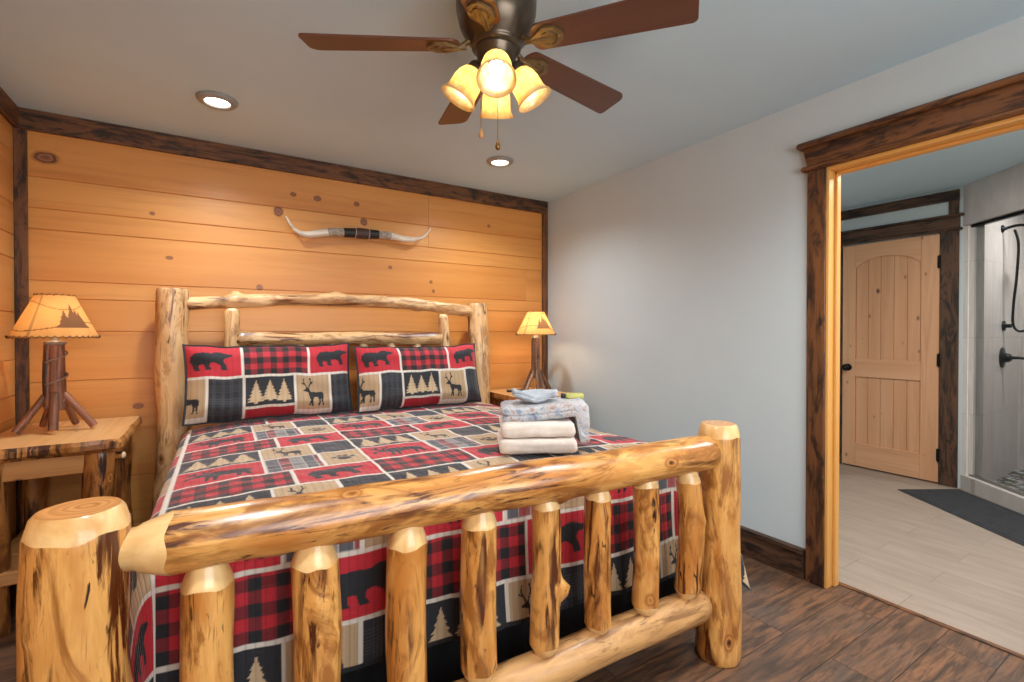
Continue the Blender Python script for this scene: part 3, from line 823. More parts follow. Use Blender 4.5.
log('headboard_base_rail', bed, hb(-.16, .52), hb(1.70, .52), .055, .055, 41.0, PAL, 'flat', 'flat', 24, lump=.08)
for (a, b) in ((FL, HL), (FR, HR)):
    log('side_rail', bed, a + Vector((.21 if a is FL else -.16, .22, .33)), b + Vector((.16 if a is FL else -.16, -.03, .33)), .05, .05, 43 + a.x, PAL, 'flat', 'flat', 24, lump=.06)

# ------------------------------------------------------------------ patchwork drawing (vertex colours)
def C3(h): return np.array(hx(h)[:3])
RED, RED2, NAVY, TAN, TAN2, BLK, WHT, CHR = C3('#a41a28'), C3('#c42230'), C3('#23252c'), C3('#c4a681'), C3('#ab8d6a'), C3('#17181c'), C3('#e2d9cc'), C3('#1e2026')
BEAR = [(.02, .45), (.04, .68), (.13, .84), (.33, .88), (.5, .83), (.62, .92), (.72, .93), (.80, .87), (.97, .80), (.99, .73), (.90, .67), (.79, .62), (.76, .50), (.82, .30), (.85, .07), (.72, .05), (.69, .28), (.58, .40), (.46, .38), (.44, .22), (.50, .05), (.36, .05), (.32, .30), (.22, .32), (.20, .18), (.24, .04), (.10, .04), (.08, .25)]
DEER = [(.24, .62), (.30, .66), (.36, .64), (.38, .58), (.43, .51), (.62, .50), (.80, .50), (.88, .44), (.90, .34), (.86, .22), (.88, .04), (.83, .04), (.80, .20), (.76, .28), (.75, .10), (.73, .04), (.68, .04), (.70, .22), (.66, .33), (.52, .32), (.48, .22), (.475, .04), (.425, .04), (.43, .2), (.40, .10), (.37, .04), (.32, .05), (.39, .24), (.35, .36), (.32, .50), (.22, .53), (.15, .54), (.15, .58)]
ANT = [((.28, .64), (.22, .74)), ((.22, .74), (.15, .85)), ((.15, .85), (.17, .96)), ((.21, .76), (.10, .80)), ((.33, .64), (.38, .76)), ((.38, .76), (.42, .86)), ((.42, .86), (.39, .97)), ((.385, .78), (.47, .84))]
MOOSE = [(.02, .40), (.04, .52), (.12, .60), (.2, .66), (.28, .66), (.34, .78), (.44, .80), (.6, .70), (.82, .68), (.92, .60), (.95, .45), (.9, .3), (.93, .04), (.87, .04), (.83, .25), (.8, .3), (.78, .04), (.73, .04), (.72, .34), (.55, .34), (.48, .3), (.46, .04), (.41, .04), (.41, .28), (.37, .3), (.34, .04), (.29, .04), (.31, .36), (.26, .46), (.2, .44), (.12, .46), (.06, .38)]
MANT = [((.20, .66), (.14, .80)), ((.14, .80), (.06, .90)), ((.14, .80), (.16, .94)), ((.22, .66), (.30, .82)), ((.30, .82), (.26, .95)), ((.30, .82), (.38, .94)), ((.14, .80), (.08, .78))]

def inpoly(poly, x, y):
    r = np.zeros(x.shape, bool); n = len(poly)
    for i in range(n):
        x0, y0 = poly[i]; x1, y1 = poly[(i + 1) % n]
        if y0 == y1: continue
        c = ((y0 > y) != (y1 > y)) & (x < (x1 - x0) * (y - y0) / (y1 - y0) + x0)
        r ^= c
    return r

def segs(lst, x, y, w, asp=1.0):
    r = np.zeros(x.shape, bool)
    for (a, b) in lst:
        ax, ay, bx, by = a[0] * asp, a[1], b[0] * asp, b[1]
        X = x * asp
        t = np.clip(((X - ax) * (bx - ax) + (y - ay) * (by - ay)) / ((bx - ax) ** 2 + (by - ay) ** 2 + 1e-9), 0, 1)
        r |= np.hypot(X - ax - t * (bx - ax), y - ay - t * (by - ay)) < w
    return r

def fit(x, y, w, h, asp, pad=.12, flip=False):
    """normalised motif coordinates: motif of aspect asp (w/h) centred in a w x h panel"""
    hh = min(h * (1 - 2 * pad), w * (1 - 2 * pad) / asp); ww = hh * asp
    u = (x - (w - ww) / 2) / ww; v = (y - (h - hh) / 2) / hh
    return (1 - u if flip else u), v

def ribs(x, c1, c2, p=.011):
    k = (np.sin(x * 2 * PI / p) * .5 + .5)[:, None]
    return c1 * (1 - k * .55) + c2 * (k * .55)

def panel(kind, x, y, w, h):
    n = x.size
    out = np.empty((n, 3))
    if kind == 'plaid':
        q = .034
        a = (np.floor(x / q).astype(int) % 2 == 0); b = (np.floor(y / q).astype(int) % 2 == 0)
        out[:] = RED2
        out[a ^ b] = RED2 * .34 + BLK * .6
        out[a & b] = BLK
    elif kind == 'gplaid':
        q = .045
        fx, fy = (x / q) % 1, (y / q) % 1
        out[:] = C3('#8d8a88')
        out[(np.floor(x / q).astype(int) % 3 == 0)] = C3('#5a5b62')
        m = (np.floor(y / q).astype(int) % 3 == 1); out[m] = out[m] * .6
        out[(np.floor(x / q).astype(int) % 3 == 1)] = C3('#a04a4c') 
        m = (np.floor(x / q).astype(int) % 3 == 1) & (np.floor(y / q).astype(int) % 2 == 1); out[m] = C3('#6d3438')
        out[(fx < .06) | (fy < .06)] = C3('#b5aea6')
    elif kind == 'check':
        q = .0105
        out[:] = NAVY
        g = ((x / q) % 1 < .2) | ((y / q) % 1 < .2)
        out[g] = NAVY * .7 + C3('#8a8c92') * .17
    elif kind == 'red':
        out[:] = RED
    elif kind == 'tan':
        out[:] = ribs(x, TAN, TAN2)
    elif kind == 'trees':
        out[:] = NAVY
        k = max(1, int(round(w / h * 2.0)))
        if k > 4: k = 4
        for i in range(k):
            cx = w * (i + .75) / (k + .5); th = h * (.80 if i % 2 == 0 else .74); y0 = h * (.10 if i % 2 == 0 else .15)
            hw = min(w / (k + .3) * .66, h * .30)
            v = (y - y0) / th
            prof = (1 - v) * (.62 + .38 * (1 - ((v * 6.5) % 1))) * hw
            m = (v > .04) & (v < 1) & (np.abs(x - cx) < prof)
            m |= (v > -.04) & (v <= .06) & (np.abs(x - cx) < .05 * h)
            out[m] = C3('#c9ad88')
    elif kind == 'bear':
        out[:] = RED2
        u, v = fit(x, y, w, h, 1.75)
        out[inpoly(BEAR, u, v)] = CHR
    elif kind == 'moose':
        out[:] = RED2
        u, v = fit(x, y, w, h, 1.5, .08)
        out[inpoly(MOOSE, u, v) | segs(MANT, u, v, .035, 1.5)] = CHR
    elif kind in ('deer', 'deer_r'):
        out[:] = ribs(x, TAN, TAN2)
        u, v = fit(x, y, w, h, .85, .07)
        out[inpoly(DEER, u, v) | segs(ANT, u, v, .022, 1.0)] = CHR
    elif kind == 'paw':
        out[:] = ribs(x, TAN, TAN2)
        u, v = fit(x, y, w, h, 1.2, .16)
        m = ((u - .5) / .26) ** 2 + ((v - .30) / .27) ** 2 < 1
        for (cx, cy) in ((.16, .55), (.38, .80), (.62, .80), (.84, .55)):
            m |= ((u - cx) / .10) ** 2 + ((v - cy) / .15) ** 2 < 1
        out[m] = CHR
    return out

def layout(cells, x, y, base, sash=.0065):
    out = np.tile(base, (x.size, 1))
    for (x0, x1, y0, y1, kind) in cells:
        m = (x >= x0 + sash) & (x < x1 - sash) & (y >= y0 + sash) & (y < y1 - sash)
        if m.any(): out[m] = panel(kind, x[m] - x0 - sash, y[m] - y0 - sash, x1 - x0 - 2 * sash, y1 - y0 - 2 * sash)
    return out

UW, UH = .675, .60
UNIT = [(0, .56 * UW, 0, .195, 'plaid'), (.56 * UW, UW, 0, .195, 'bear'),
        (0, .44 * UW, .195, .40, 'moose'), (.44 * UW, .75 * UW, .195, .30, 'gplaid'), (.75 * UW, UW, .195, .30, 'paw'), (.44 * UW, UW, .30, .40, 'gplaid'),
        (0, .44 * UW, .40, .60, 'trees'), (.44 * UW, .74 * UW, .40, .60, 'deer'), (.74 * UW, UW, .40, .60, 'check')]
UNIT = [c for c in UNIT if not (c[2] == .30)]
UNIT = [(a, b, c, (.40 if c == .195 and k in ('gplaid', 'paw') else d), k) for (a, b, c, d, k) in UNIT]

def grid_mesh(name, P, UVc, colors, mats, parent=None, closed=False):
    nr, nc = P.shape[:2]
    me = bpy.data.meshes.new(name)
    nv = nr * nc; nf = (nr - 1) * (nc - 1)
    me.vertices.add(nv); me.vertices.foreach_set('co', P.reshape(-1).astype(np.float32))
    idx = np.arange(nv).reshape(nr, nc)
    q = np.stack([idx[:-1, :-1], idx[:-1, 1:], idx[1:, 1:], idx[1:, :-1]], -1).reshape(-1)
    me.loops.add(nf * 4); me.loops.foreach_set('vertex_index', q.astype(np.int32))
    me.polygons.add(nf); me.polygons.foreach_set('loop_start', np.arange(0, nf * 4, 4, dtype=np.int32))
    me.polygons.foreach_set('use_smooth', np.ones(nf, bool))
    for m in mats: me.materials.append(m)
    uvl = me.uv_layers.new(name='UVMap')
    uvl.data.foreach_set('uv', UVc.reshape(-1, 2)[q].reshape(-1).astype(np.float32))
    ca = me.color_attributes.new('Col', 'FLOAT_COLOR', 'POINT')
    rgba = np.ones((nv, 4), np.float32); rgba[:, :3] = colors.reshape(-1, 3)
    ca.data.foreach_set('color', rgba.reshape(-1))
    me.update(); me.validate()
    return link(bpy.data.objects.new(name, me), None, parent)

def vnoise(x, y, s, seed=0.0):
    """cheap smooth noise on arrays: a few incommensurate sines"""
    return (np.sin(x * s + 1.3 * np.sin(y * s * .71 + seed) + seed * 2.1) + np.sin(y * s * 1.17 + 1.1 * np.sin(x * s * .63 - seed) + seed) + .5 * np.sin((x + y) * s * 1.9 + seed * 3)) / 2.5

# ------------------------------------------------------------------ quilt
QFL, QFR, QHL, QHR = np.array((-.125, 1.515)), np.array((1.79, 1.325)), np.array((-.10, 3.19)), np.array((1.745, 3.15))
QZ = .705
def quilt():
    R = .05
    W = 1.93; L = 1.72
    def spaced(segs_):
        out = [np.array([segs_[0][0]])]
        for a, b, st in segs_:
            k = max(2, int(abs(b - a) / st)); out.append(np.linspace(a, b, k + 1)[1:])
        return np.concatenate(out)
    sA = spaced([(-.42, 0, .006), (0, W, .0036), (W, W + .40, .006)])
    tA = spaced([(-.47, .10, .0034), (.10, .7, .0045), (.7, L, .007)])
    s, t = np.meshgrid(sA, tA)
    s = s.astype(float); t = t.astype(float)
    # scalloped hem and bunched corners
    a = np.where(s < 0, -s, np.where(s > W, s - W, 0.0)); sg = np.where(s < 0, -1.0, 1.0)
    b = np.where(t < 0, -t, 0.0)
    hem = 1 + .018 * np.abs(np.sin(s * PI / .19))
    b = b * hem
    d = np.hypot(a, b)
    th = np.arctan2(b, a)
    sc, tc = np.clip(s, 0, W), np.clip(t, 0, L)
    u, v = sc / W, tc / L
    bx = (QFL[0] * (1 - u) + QFR[0] * u) * (1 - v) + (QHL[0] * (1 - u) + QHR[0] * u) * v
    by = (QFL[1] * (1 - u) + QFR[1] * u) * (1 - v) + (QHL[1] * (1 - u) + QHR[1] * u) * v
    arc = d / R
    hz = np.where(arc < PI / 2, R * np.sin(np.minimum(arc, PI / 2)), R)
    vt = np.where(arc < PI / 2, R * (1 - np.cos(np.minimum(arc, PI / 2))), R + d - R * PI / 2)
    over = np.maximum(d - R * PI / 2, 0)
    corner = np.sin(2 * th) ** 2 * (a > 0) * (b > 0)
    flare = over * (.04 + .30 * corner * (s > W) - .03 * corner * (s < 0)) * np.where(tc > .6, .4, 1.0) + over * .05 * vnoise(s * 1.0 + t * .8, s * .3 - t * .2, 9.0, 2.0) * (a + b > 0)
    h = hz + flare
    ex = np.where(a > 0, sg, 0) * np.cos(th) * (a > 0)
    ey = -np.sin(th) * (b > 0)
    x = bx + ex * h
    y = by + ey * h
    dome = .034 * (1 - (2 * u - 1) ** 4) * (1 - np.exp(-tc / .25)) + .012 * vnoise(sc, tc, 4.0, 1.0) * np.minimum(1, np.minimum(u, 1 - u) * 8) * np.minimum(1, tc * 4) * .6
    z = QZ + dome - vt + .0022 * vnoise(s, t, 38.0, 3.0)
    z = np.maximum(z, .03)
    P = np.stack([x, y, z], -1)
    # pattern
    px = s + .012; py = t + .325
    ux = np.mod(px, UW); uy = np.mod(py, UH)
    col = layout(UNIT, ux.reshape(-1), uy.reshape(-1), WHT)
    ed = ((b > .455 * hem) | (t < -.462)).reshape(-1) | ((a > .385).reshape(-1))
    col[ed] = BLK
    o = grid_mesh('quilt', P, np.stack([s, t], -1), col, [M['quilt']])
    tag(o, 'red, navy and tan patchwork lodge quilt spread over the log bed', 'quilt')
quilt()

def bed_skirt():
    """pleated black valance around the base, closed on top"""
    c = [QFL + (.03, .04), QFR + (-.03, .04), QHR + (-.03, -.02), QHL + (.03, -.02)]
    pts = []
    for i in range(4):
        a, b = c[i], c[(i + 1) % 4]; n = 110 if i != 2 else 20
        for k in range(n): pts.append(a + (b - a) * k / n)
    cen = sum(c) / 4
    vs, fs = [], []
    m = len(pts); Z = (.012, .15, .30, .46, .62, .66)
    for j, z in enumerate(Z):
        for k, p in enumerate(pts):
            dr = p - cen; dr = dr / np.hypot(*dr)
            am = .010 * math.sin(k * 1.15 + .6 * math.sin(k * .31)) * (1 - j / 6)
            q = p + dr * am
            vs.append((q[0], q[1], z))
    for j in range(len(Z) - 1):
        for k in range(m): fs.append((j * m + k, j * m + (k + 1) % m, (j + 1) * m + (k + 1) % m, (j + 1) * m + k))
    fs.append(tuple((len(Z) - 1) * m + k for k in range(m)))
    o = mesh_obj('bed_skirt', vs, fs, M['blackc'])
    tag(o, 'black pleated bed skirt hanging to the floor below the quilt hem', 'bed skirt')
bed_skirt()

# ------------------------------------------------------------------ pillows
def pillow(label, cx, cy, cz, w, h, lean, yaw, seed, shift=0.0, sag=0.0):
    """sham standing against the headboard: front grid with the patchwork, plain back, flat flange"""
    na, nb = 190, 120
    A_, B_ = np.meshgrid(np.linspace(-1, 1, na), np.linspace(-1, 1, nb))
    def shape(side):
        fl = .055
        r = np.clip((1 - np.abs(A_)) / .30, 0, 1); q = np.clip((1 - np.abs(B_)) / .42, 0, 1)
        th = .082 * (np.sin(r * PI / 2) ** .7) * (np.sin(q * PI / 2) ** .7)
        th = np.where((1 - np.abs(A_) < fl * .7) | (1 - np.abs(B_) < fl), .004, np.maximum(th, .006))
        th = th + .006 * vnoise(A_, B_, 6.0, seed) * np.clip(th / .05, 0, 1)
        pinx = 1 - .035 * (1 - A_ ** 2) * 0 - .03 * (1 - B_ ** 2)
        piny = 1 - .05 * (1 - A_ ** 2)
        X = A_ * w / 2 * pinx; Y = B_ * h / 2 * piny + sag * (1 - A_ ** 2) * -.5
        Y = Y + .008 * vnoise(A_, A_, 5.0, seed)
        return X, Y, th * side
    cells = [(-.02, .31, .56, 1.0, 'bear'), (.31, .71, .56, 1.0, 'plaid'), (.71, 1.02, .56, 1.0, 'bear'),
             (-.09 + shift, .115 + shift, .06, .56, 'deer'), (.115 + shift, .315, -.02, .56, 'check'), (.315, .62, .15, .56, 'trees'), (.315, .62, -.02, .15, 'red'),
             (.62, .84, .06, .56, 'deer'), (.84, 1.02, .0, .56, 'check')]
    cells = [(a * w, b * w, c * h, d * h, k) for a, b, c, d, k in cells]
    X, Y, Zf = shape(1)
    u = (A_ * .5 + .5) * w; v = (B_ * .5 + .5) * h
    cl = []
    for (a, b, c, d, k) in cells: cl.append((a, b, c, d, k))
    cols = layout(cl, u.reshape(-1), v.reshape(-1), WHT, .007)
    ed = ((1 - np.abs(A_) < .022) | (B_ > .955) | (B_ < -.965)).reshape(-1)
    cols[ed] = NAVY
    R = Matrix.Translation((cx, cy, cz)) @ Matrix.Rotation(yaw, 4, 'Z') @ Matrix.Rotation(PI / 2 - lean, 4, 'X')
    Rn = np.array(R)
    def world(X, Y, Z):
        p = np.stack([X, Y, Z, np.ones_like(X)], -1) @ Rn.T
        return p[..., :3]
    root = thing('pillow', (cx, cy, cz - h / 2), label, 'pillow', 'patchwork pillow shams')
    fr = grid_mesh('sham_front', world(X, Y, Zf), np.stack([u, v], -1), cols, [M['sham']], root)
    fr.matrix_basis = WM[root.name].inverted()
    Xb, Yb, Zb = shape(-1)
    P = world(Xb, Yb, Zb)[:, ::-1]
    bk = grid_mesh('sham_back', P, np.stack([u, v], -1), np.tile(C3('#5a5c63'), (A_.size, 1)), [M['sham_back']], root)
    bk.matrix_basis = WM[root.name].inverted()
    return root
pillow('patchwork pillow sham on the side of the bed by the wood corner', .296, 3.10, .958, .885, .440, .20, .01, 1.0)
pillow('patchwork pillow sham on the side of the bed by the grey wall', 1.186, 3.06, .950, .865, .43, .26, -.02, 2.0, .03, .01)

# ------------------------------------------------------------------ towels
def soft(name, W, size, mat, parent=None, layers=2, seed=0.0, mod=None, wr=.004):
    w, d, h = size
    bm = bmesh.new()
    bmesh.ops.create_cube(bm, size=2.0)
    bmesh.ops.subdivide_edges(bm, edges=list(bm.edges), cuts=17, use_grid_fill=True)
    r = h * .5
    for v in bm.verts:
        p = Vector((v.co.x * w / 2, v.co.y * d / 2, v.co.z * h / 2))
        q = Vector((max(-w / 2 + r, min(w / 2 - r, p.x)), max(-d / 2 + r, min(d / 2 - r, p.y)), max(-h / 2 + r * .98, min(h / 2 - r * .98, p.z))))
        dd = p - q
        if dd.length > 1e-6:
            L4 = (abs(dd.x / r) ** 3 + abs(dd.y / r) ** 3 + abs(dd.z / r) ** 3) ** (1 / 3)
            m = max(abs(dd.x), abs(dd.y), abs(dd.z)) / r
            dd = dd / max(L4, 1e-6) * m
            p = q + dd
        side = min(1.0, max(abs(v.co.x), abs(v.co.y)) ** 10)
        gz = (v.co.z * .5 + .5) * layers
        g = abs(math.cos(PI * gz)) ** 14 * side if 0.15 < (gz % layers) < layers - .15 else 0
        p.x *= 1 - .045 * g; p.y *= 1 - .045 * g
        p.z += wr * (noise.noise(Vector((p.x * 14 + seed, p.y * 14, seed))) + .5 * noise.noise(Vector((p.x * 34, p.y * 34 + seed, 2))))
        p.x += wr * noise.noise(Vector((p.z * 40, p.y * 9, seed + 5))); p.y += wr * noise.noise(Vector((p.x * 9, p.z * 40, seed + 9)))
        if mod: p = mod(p)
        v.co = p
    return bm_obj(name, bm, mat, parent, W, smooth=True)
TR = Matrix.Rotation(-.506, 4, 'Z')
ZB = .742
def tw(x, y, z): return Matrix.Translation((x, y, z)) @ TR
o = soft('towel', tw(1.187, 1.707, ZB + .029), (.325, .27, .060), M['cream'], None, 1, 1.0)
tag(o, 'folded cream towel at the bottom of the stack on the quilt', 'towel', 'folded cream towels')
o = soft('towel', tw(1.195, 1.717, ZB + .093), (.312, .26, .062), M['cream'], None, 1, 4.0)
tag(o, 'folded cream towel in the middle of the stack, under the printed throw', 'towel', 'folded cream towels')
def drape(p):
    t = max(0.0, min(1.0, (p.x - .128) / .010)); t = t * t * (3 - 2 * t)
    if p.z < 0.02: p.z -= t * .112 * min(1, (0.02 - p.z) / .03)
    p.z += .010 * math.sin(p.x * 9)
    return p
o = soft('throw', tw(1.255, 1.745, ZB + .157), (.375, .28, .058), M['throw'], None, 2, 7.0, drape, .007)
tag(o, 'folded blue-grey printed throw draped over the cream towels', 'throw')
def roll(p):
    p.z += .010 * (p.x / .08) ** 2 + .008 * math.sin(p.x * 40 + p.y * 25); return p
o = soft('washcloth', tw(1.225, 1.77, ZB + .212), (.20, .13, .034), M['gcloth'], None, 2, 9.0, roll, .008)
tag(o, 'grey washcloth crumpled on top of the printed throw', 'washcloth')
tb = thing('toiletry_tube', (1.42, 1.715, ZB + .19), 'yellow-green toiletry tube with a black cap on the throw', 'tube')
WT = tw(1.415, 1.72, ZB + .206)
soft('tube_body', WT, (.085, .034, .026), M['ypack'], tb, 1, 2.0, None, .001)
lathe('tube_cap', [(.0001, 0), (.011, 0), (.012, .02), (.0001, .02)], M['plastic'], tb, WT @ Matrix.Translation((-.042, 0, 0)) @ Matrix.Rotation(-PI / 2, 4, 'Y'), 14)

# ------------------------------------------------------------------ nightstands
def nightstand(label, x0, x1, y0, y1, zt, seed, peg=True):
    root = thing('nightstand', ((x0 + x1) / 2, (y0 + y1) / 2, 0), label, 'nightstand', 'log nightstands')
    R = random.Random(seed)
    # slab: planed top, wavy live edge at the front and right side
    vs, fs, mi = [], [], []
    nx, ny = 26, 18
    tk = .058
    def edge(i, j, lev):
        x = x0 + (x1 - x0) * i / nx; y = y0 + (y1 - y0) * j / ny
        z = zt - tk * lev
        if j == 0:
            y += .012 * noise.noise(Vector((x * 9, seed, lev * .6))) + (.018 if lev > 0.9 else (-.004 if 0.2 < lev < .8 else .004))
        if i == nx: x += .010 * noise.noise(Vector((y * 9, seed + 3, lev))) - (.022 if lev > .9 else 0) + (.010 if .2 < lev < .8 else 0)
        if i == 0: x -= .004 * noise.noise(Vector((y * 9, seed + 6, lev))) - (.015 if lev > .9 else 0)
        return (x, y, z)
    top = {}
    for i in range(nx + 1):
        for j in range(ny + 1):
            top[i, j] = len(vs); vs.append(edge(i, j, 0))
    for i in range(nx):
        for j in range(ny):
            fs.append((top[i, j], top[i + 1, j], top[i + 1, j + 1], top[i, j + 1])); mi.append(0)
    rim = [(i, 0) for i in range(nx + 1)] + [(nx, j) for j in range(1, ny + 1)] + [(i, ny) for i in range(nx - 1, -1, -1)] + [(0, j) for j in range(ny - 1, 0, -1)]
    rings = []
    for lev in (0.02, .3, .65, 1.0):
        ring = []
        for (i, j) in rim: ring.append(len(vs)); vs.append(edge(i, j, lev))
        rings.append(ring)
    for r0, r1 in zip(rings[:-1], rings[1:]):
        n = len(rim)
        for k in range(n): fs.append((r0[k], r1[k], r1[(k + 1) % n], r0[(k + 1) % n])[::-1]); mi.append(1)
    tr = [top[p] for p in rim]
    n = len(rim)
    for k in range(n): fs.append((tr[k], rings[0][k], rings[0][(k + 1) % n], tr[(k + 1) % n])[::-1]); mi.append(1)
    fs.append(tuple(rings[-1])[::-1]); mi.append(1)
    # flip so that normals face out
    o = mesh_obj('tabletop', vs, fs, [M['ntop'], M['nedge']], root, None, False, mi)
    bm = bmesh.new(); bm.from_mesh(o.data)
    # drop the duplicated polygon order: make normals consistent
    bmesh.ops.recalc_face_normals(bm, faces=bm.faces); bm.to_mesh(o.data); bm.free()
    o.matrix_basis = WM[root.name].inverted()
    LM = [M['nlog'], M['hlog_cut'], M['hlog_cut']]
    zl = zt - tk
    for k, (lx, ly, r) in enumerate(((x1 - .075, y0 + .075, .058), (x0 + .07, y0 + .075, .055), (x0 + .075, y1 - .07, .05), (x1 - .075, y1 - .07, .05))):
        log('leg', root, (lx, ly, 0), (lx, ly, zl), r * 1.02, r, seed * 7 + k, LM, 'flat', 'flat', 26, lump=.14, bend=(.006, .004), knots=((.55, 5.0, .03, .01),))
    boxes('apron', [((x0 + .07, y0 + .045, zl - .085), (x1 - .08, y0 + .065, zl))], M['nboard'], root)
    boxes('apron', [((x0 + .045, y0 + .08, zl - .085), (x0 + .065, y1 - .07, zl))], M['nboard'], root)
    boxes('apron', [((x1 - .065, y0 + .08, zl - .085), (x1 - .045, y1 - .07, zl))], M['nboard'], root)
    boxes('shelf', [((x0 + .03, y0 + .03 + (y1 - y0 - .06) * k / 3 + .002, .205), (x1 - .03, y0 + .03 + (y1 - y0 - .06) * (k + 1) / 3 - .002, .262)) for k in range(3)], M['nboard'], root, bevel=.006)
    if peg:
        log('peg', root, (x1 - .10, y0 + .10, zt - .085), (x1 + .012, y0 + .055, zt - .085), .024, .017, seed + 50, LM, 'flat', 'round', 16, lump=.05)
    return root
nightstand('log nightstand with live edge top in the wood corner under a lamp', -.845, -.355, 2.70, 3.39, .772, 3.0)
nightstand('log nightstand by the grey wall, holding lamp and remote', 1.852, 2.335, 2.78, 3.39, .772, 5.0, False)

rc = thing('remote_control', (2.02, 3.16, .772), 'slim black remote lying on the nightstand beside the grey wall', 'remote control')
RW = Matrix.Translation((2.03, 3.17, .782)) @ Matrix.Rotation(-.35, 4, 'Z')
boxes('body', [((-.085, -.021, -.009), (.085, .021, .009))], M['plastic'], rc, .006, RW)
bm = bmesh.new()
for i in range(7):
    for j in range(3):
        add_box(bm, (-.07 + i * .018, -.014 + j * .0115, .0085), (-.059 + i * .018, -.007 + j * .0115, .0115), .001)
bm_obj('keypad', bm, M['nickel'], rc, RW)

# ------------------------------------------------------------------ lamps
def lamp(label, cx, cy, zb, zs0, zs1, rb, rt, legs, nst, colr, seed, mats, pale, energy):
    root = thing('table_lamp', (cx, cy, zb), label, 'lamp', 'twig table lamps')
    R = random.Random(seed)
    # shade with painted silhouettes
    nr, nc = 60, 220
    t, a = np.meshgrid(np.linspace(0, 1, nr), np.linspace(0, 2 * PI, nc), indexing='ij')
    r = rb + (rt - rb) * t + .0015 * np.cos(a * 6)
    z = zs0 + (zs1 - zs0) * t
    view = math.atan2(-cy, -cx)                     # the painted scene faces the room
    P = np.stack([cx + r * np.cos(a), cy + r * np.sin(a), z], -1)
    da = (a - view + PI) % (2 * PI) - PI
    x = (da * (rb + rt) / 2).reshape(-1); y = (t * (zs1 - zs0)).reshape(-1)
    col = np.tile(C3('#e0b070'), (x.size, 1))
    m = np.zeros(x.size, bool)
    xo = x - .058 * rb / .16
    for (tx, th, tw_) in ((-.028, .085, .026), (.004, .115, .032), (.036, .08, .026), (-.008, .07, .03), (.022, .09, .03)):
        v = (y - .048) / th
        m |= (v > 0) & (v < 1) & (np.abs(xo - tx) < (1 - v) * (.7 + .3 * (1 - (v * 4) % 1)) * tw_)
    col[m] = C3('#7a5d48')
    ln = np.abs(y - (.052 - .02 * np.sin(x * 14 + seed))) < .0022
    ln2 = np.abs(y - (.15 + .02 * np.sin(x * 17 + 1 + seed))) < .0016
    col[(ln | ln2) & ~m] = C3('#8a5f38')
    sm = np.abs(((a.reshape(-1) - view + .62 + PI) % (2 * PI)) - PI) < .05
    col[sm] = col[sm] * .62
    sm = (y < .006) | (y > (zs1 - zs0) - .005); col[sm] = C3('#a8743e')
    sh = grid_mesh('lamp_shade', P, np.stack([a, t], -1), col, [M['rawhide']], root)
    sh.matrix_basis = WM[root.name].inverted()
    # whip-stitched lacing round both rims
    for (rr, zz, n) in ((rb, zs0 + .004, 40), (rt, zs1 - .004, 18)):
        pts = []
        for k in range(n * 4 + 1):
            an = 2 * PI * k / (n * 4)
            pts.append((cx + (rr + .004 * (1 if k % 4 < 2 else -.2)) * math.cos(an), cy + (rr + .004 * (1 if k % 4 < 2 else -.2)) * math.sin(an), zz + .006 * math.sin(k * PI / 2)))
        v2, f2 = tube_geo(pts, .0018, 5, 1)
        mesh_obj('lacing', v2, f2, M['lacing'], sh)
    # twigs
    top = zs0 - .012
    for k in range(nst):
        an = 2 * PI * k / nst + R.random() * .3
        rr = colr * (.72 if k else 0)
        p0 = Vector((cx + rr * math.cos(an), cy + rr * math.sin(an), zb + .10 + R.random() * .03)); p1 = Vector((cx + rr * .9 * math.cos(an + .1), cy + rr * .9 * math.sin(an + .1), top - .022))
        log('twig', root, p0, p1, colr * .44, colr * .40, seed * 10 + k, [mats, M['log_cut'], M['log_cut']], 'flat', 'flat', 14, .02, lump=.18, bend=(R.uniform(-.004, .004), R.uniform(-.004, .004)))
    for (dx, dy, rl) in legs:
        p0 = Vector((cx + dx, cy + dy, zb + .014)); d = Vector((dx, dy, 0)).normalized() if (dx or dy) else Vector((0, 0, 0))
        p1 = Vector((cx, cy, zb)) + d * colr * .75 + Vector((0, 0, .15 + R.random() * .04))
        log('leg', root, p0, p1, rl, rl * .92, seed * 20 + dx * 9, [mats, M['log_cut'], M['log_cut']], 'flat', 'flat', 14, .02, lump=.16)
    # vine wound round the column
    pts = []
    for k in range(34):
        f = k / 33; an = view - 1.2 + f * 2 * PI * 2.6
        pts.append((cx + (colr * .99 + .001) * math.cos(an), cy + (colr * .99 + .001) * math.sin(an), zb + .115 + f * (top - zb - .16)))
    tube('vine', pts, .0045, M['vine'], root, 8, 3, .2)
    lathe('collar', [(.0001, top - .024), (colr * .95, top - .022), (colr, top - .008), (colr * .6, top - .002), (.012, top), (.012, top + .05), (.0001, top + .05)], M['pewter'], root, Matrix.Translation((cx, cy, 0)), 24)
    tube('harp', [(cx - .012, cy, top + .03), (cx - .045, cy, top + .09), (cx - .03, cy, zs1 - .012), (cx, cy, zs1 - .004), (cx + .03, cy, zs1 - .012), (cx + .045, cy, top + .09), (cx + .012, cy, top + .03)], .002, M['nickel'], root, 6)
    lathe('light_bulb', [(.012, 0), (.014, .012), (.022, .03), (.028, .05), (.026, .066), (.016, .078), (.0001, .082)], energy, root, Matrix.Translation((cx, cy, top + .045)), 20)
    return root
M['lbulb2'] = emis('lamp_bulb_bright', '#ffe2ba', 70.0)
lamp('twig table lamp with thick splayed legs in the wood-panelled corner', -.640, 3.075, .772, 1.216, 1.42, .159, .068, ((-.125, -.06, .017), (.01, -.10, .018), (.145, -.03, .017), (.05, .12, .016), (-.07, .11, .015)), 7, .041, 3, M['twig'], False, M['lbulb'])
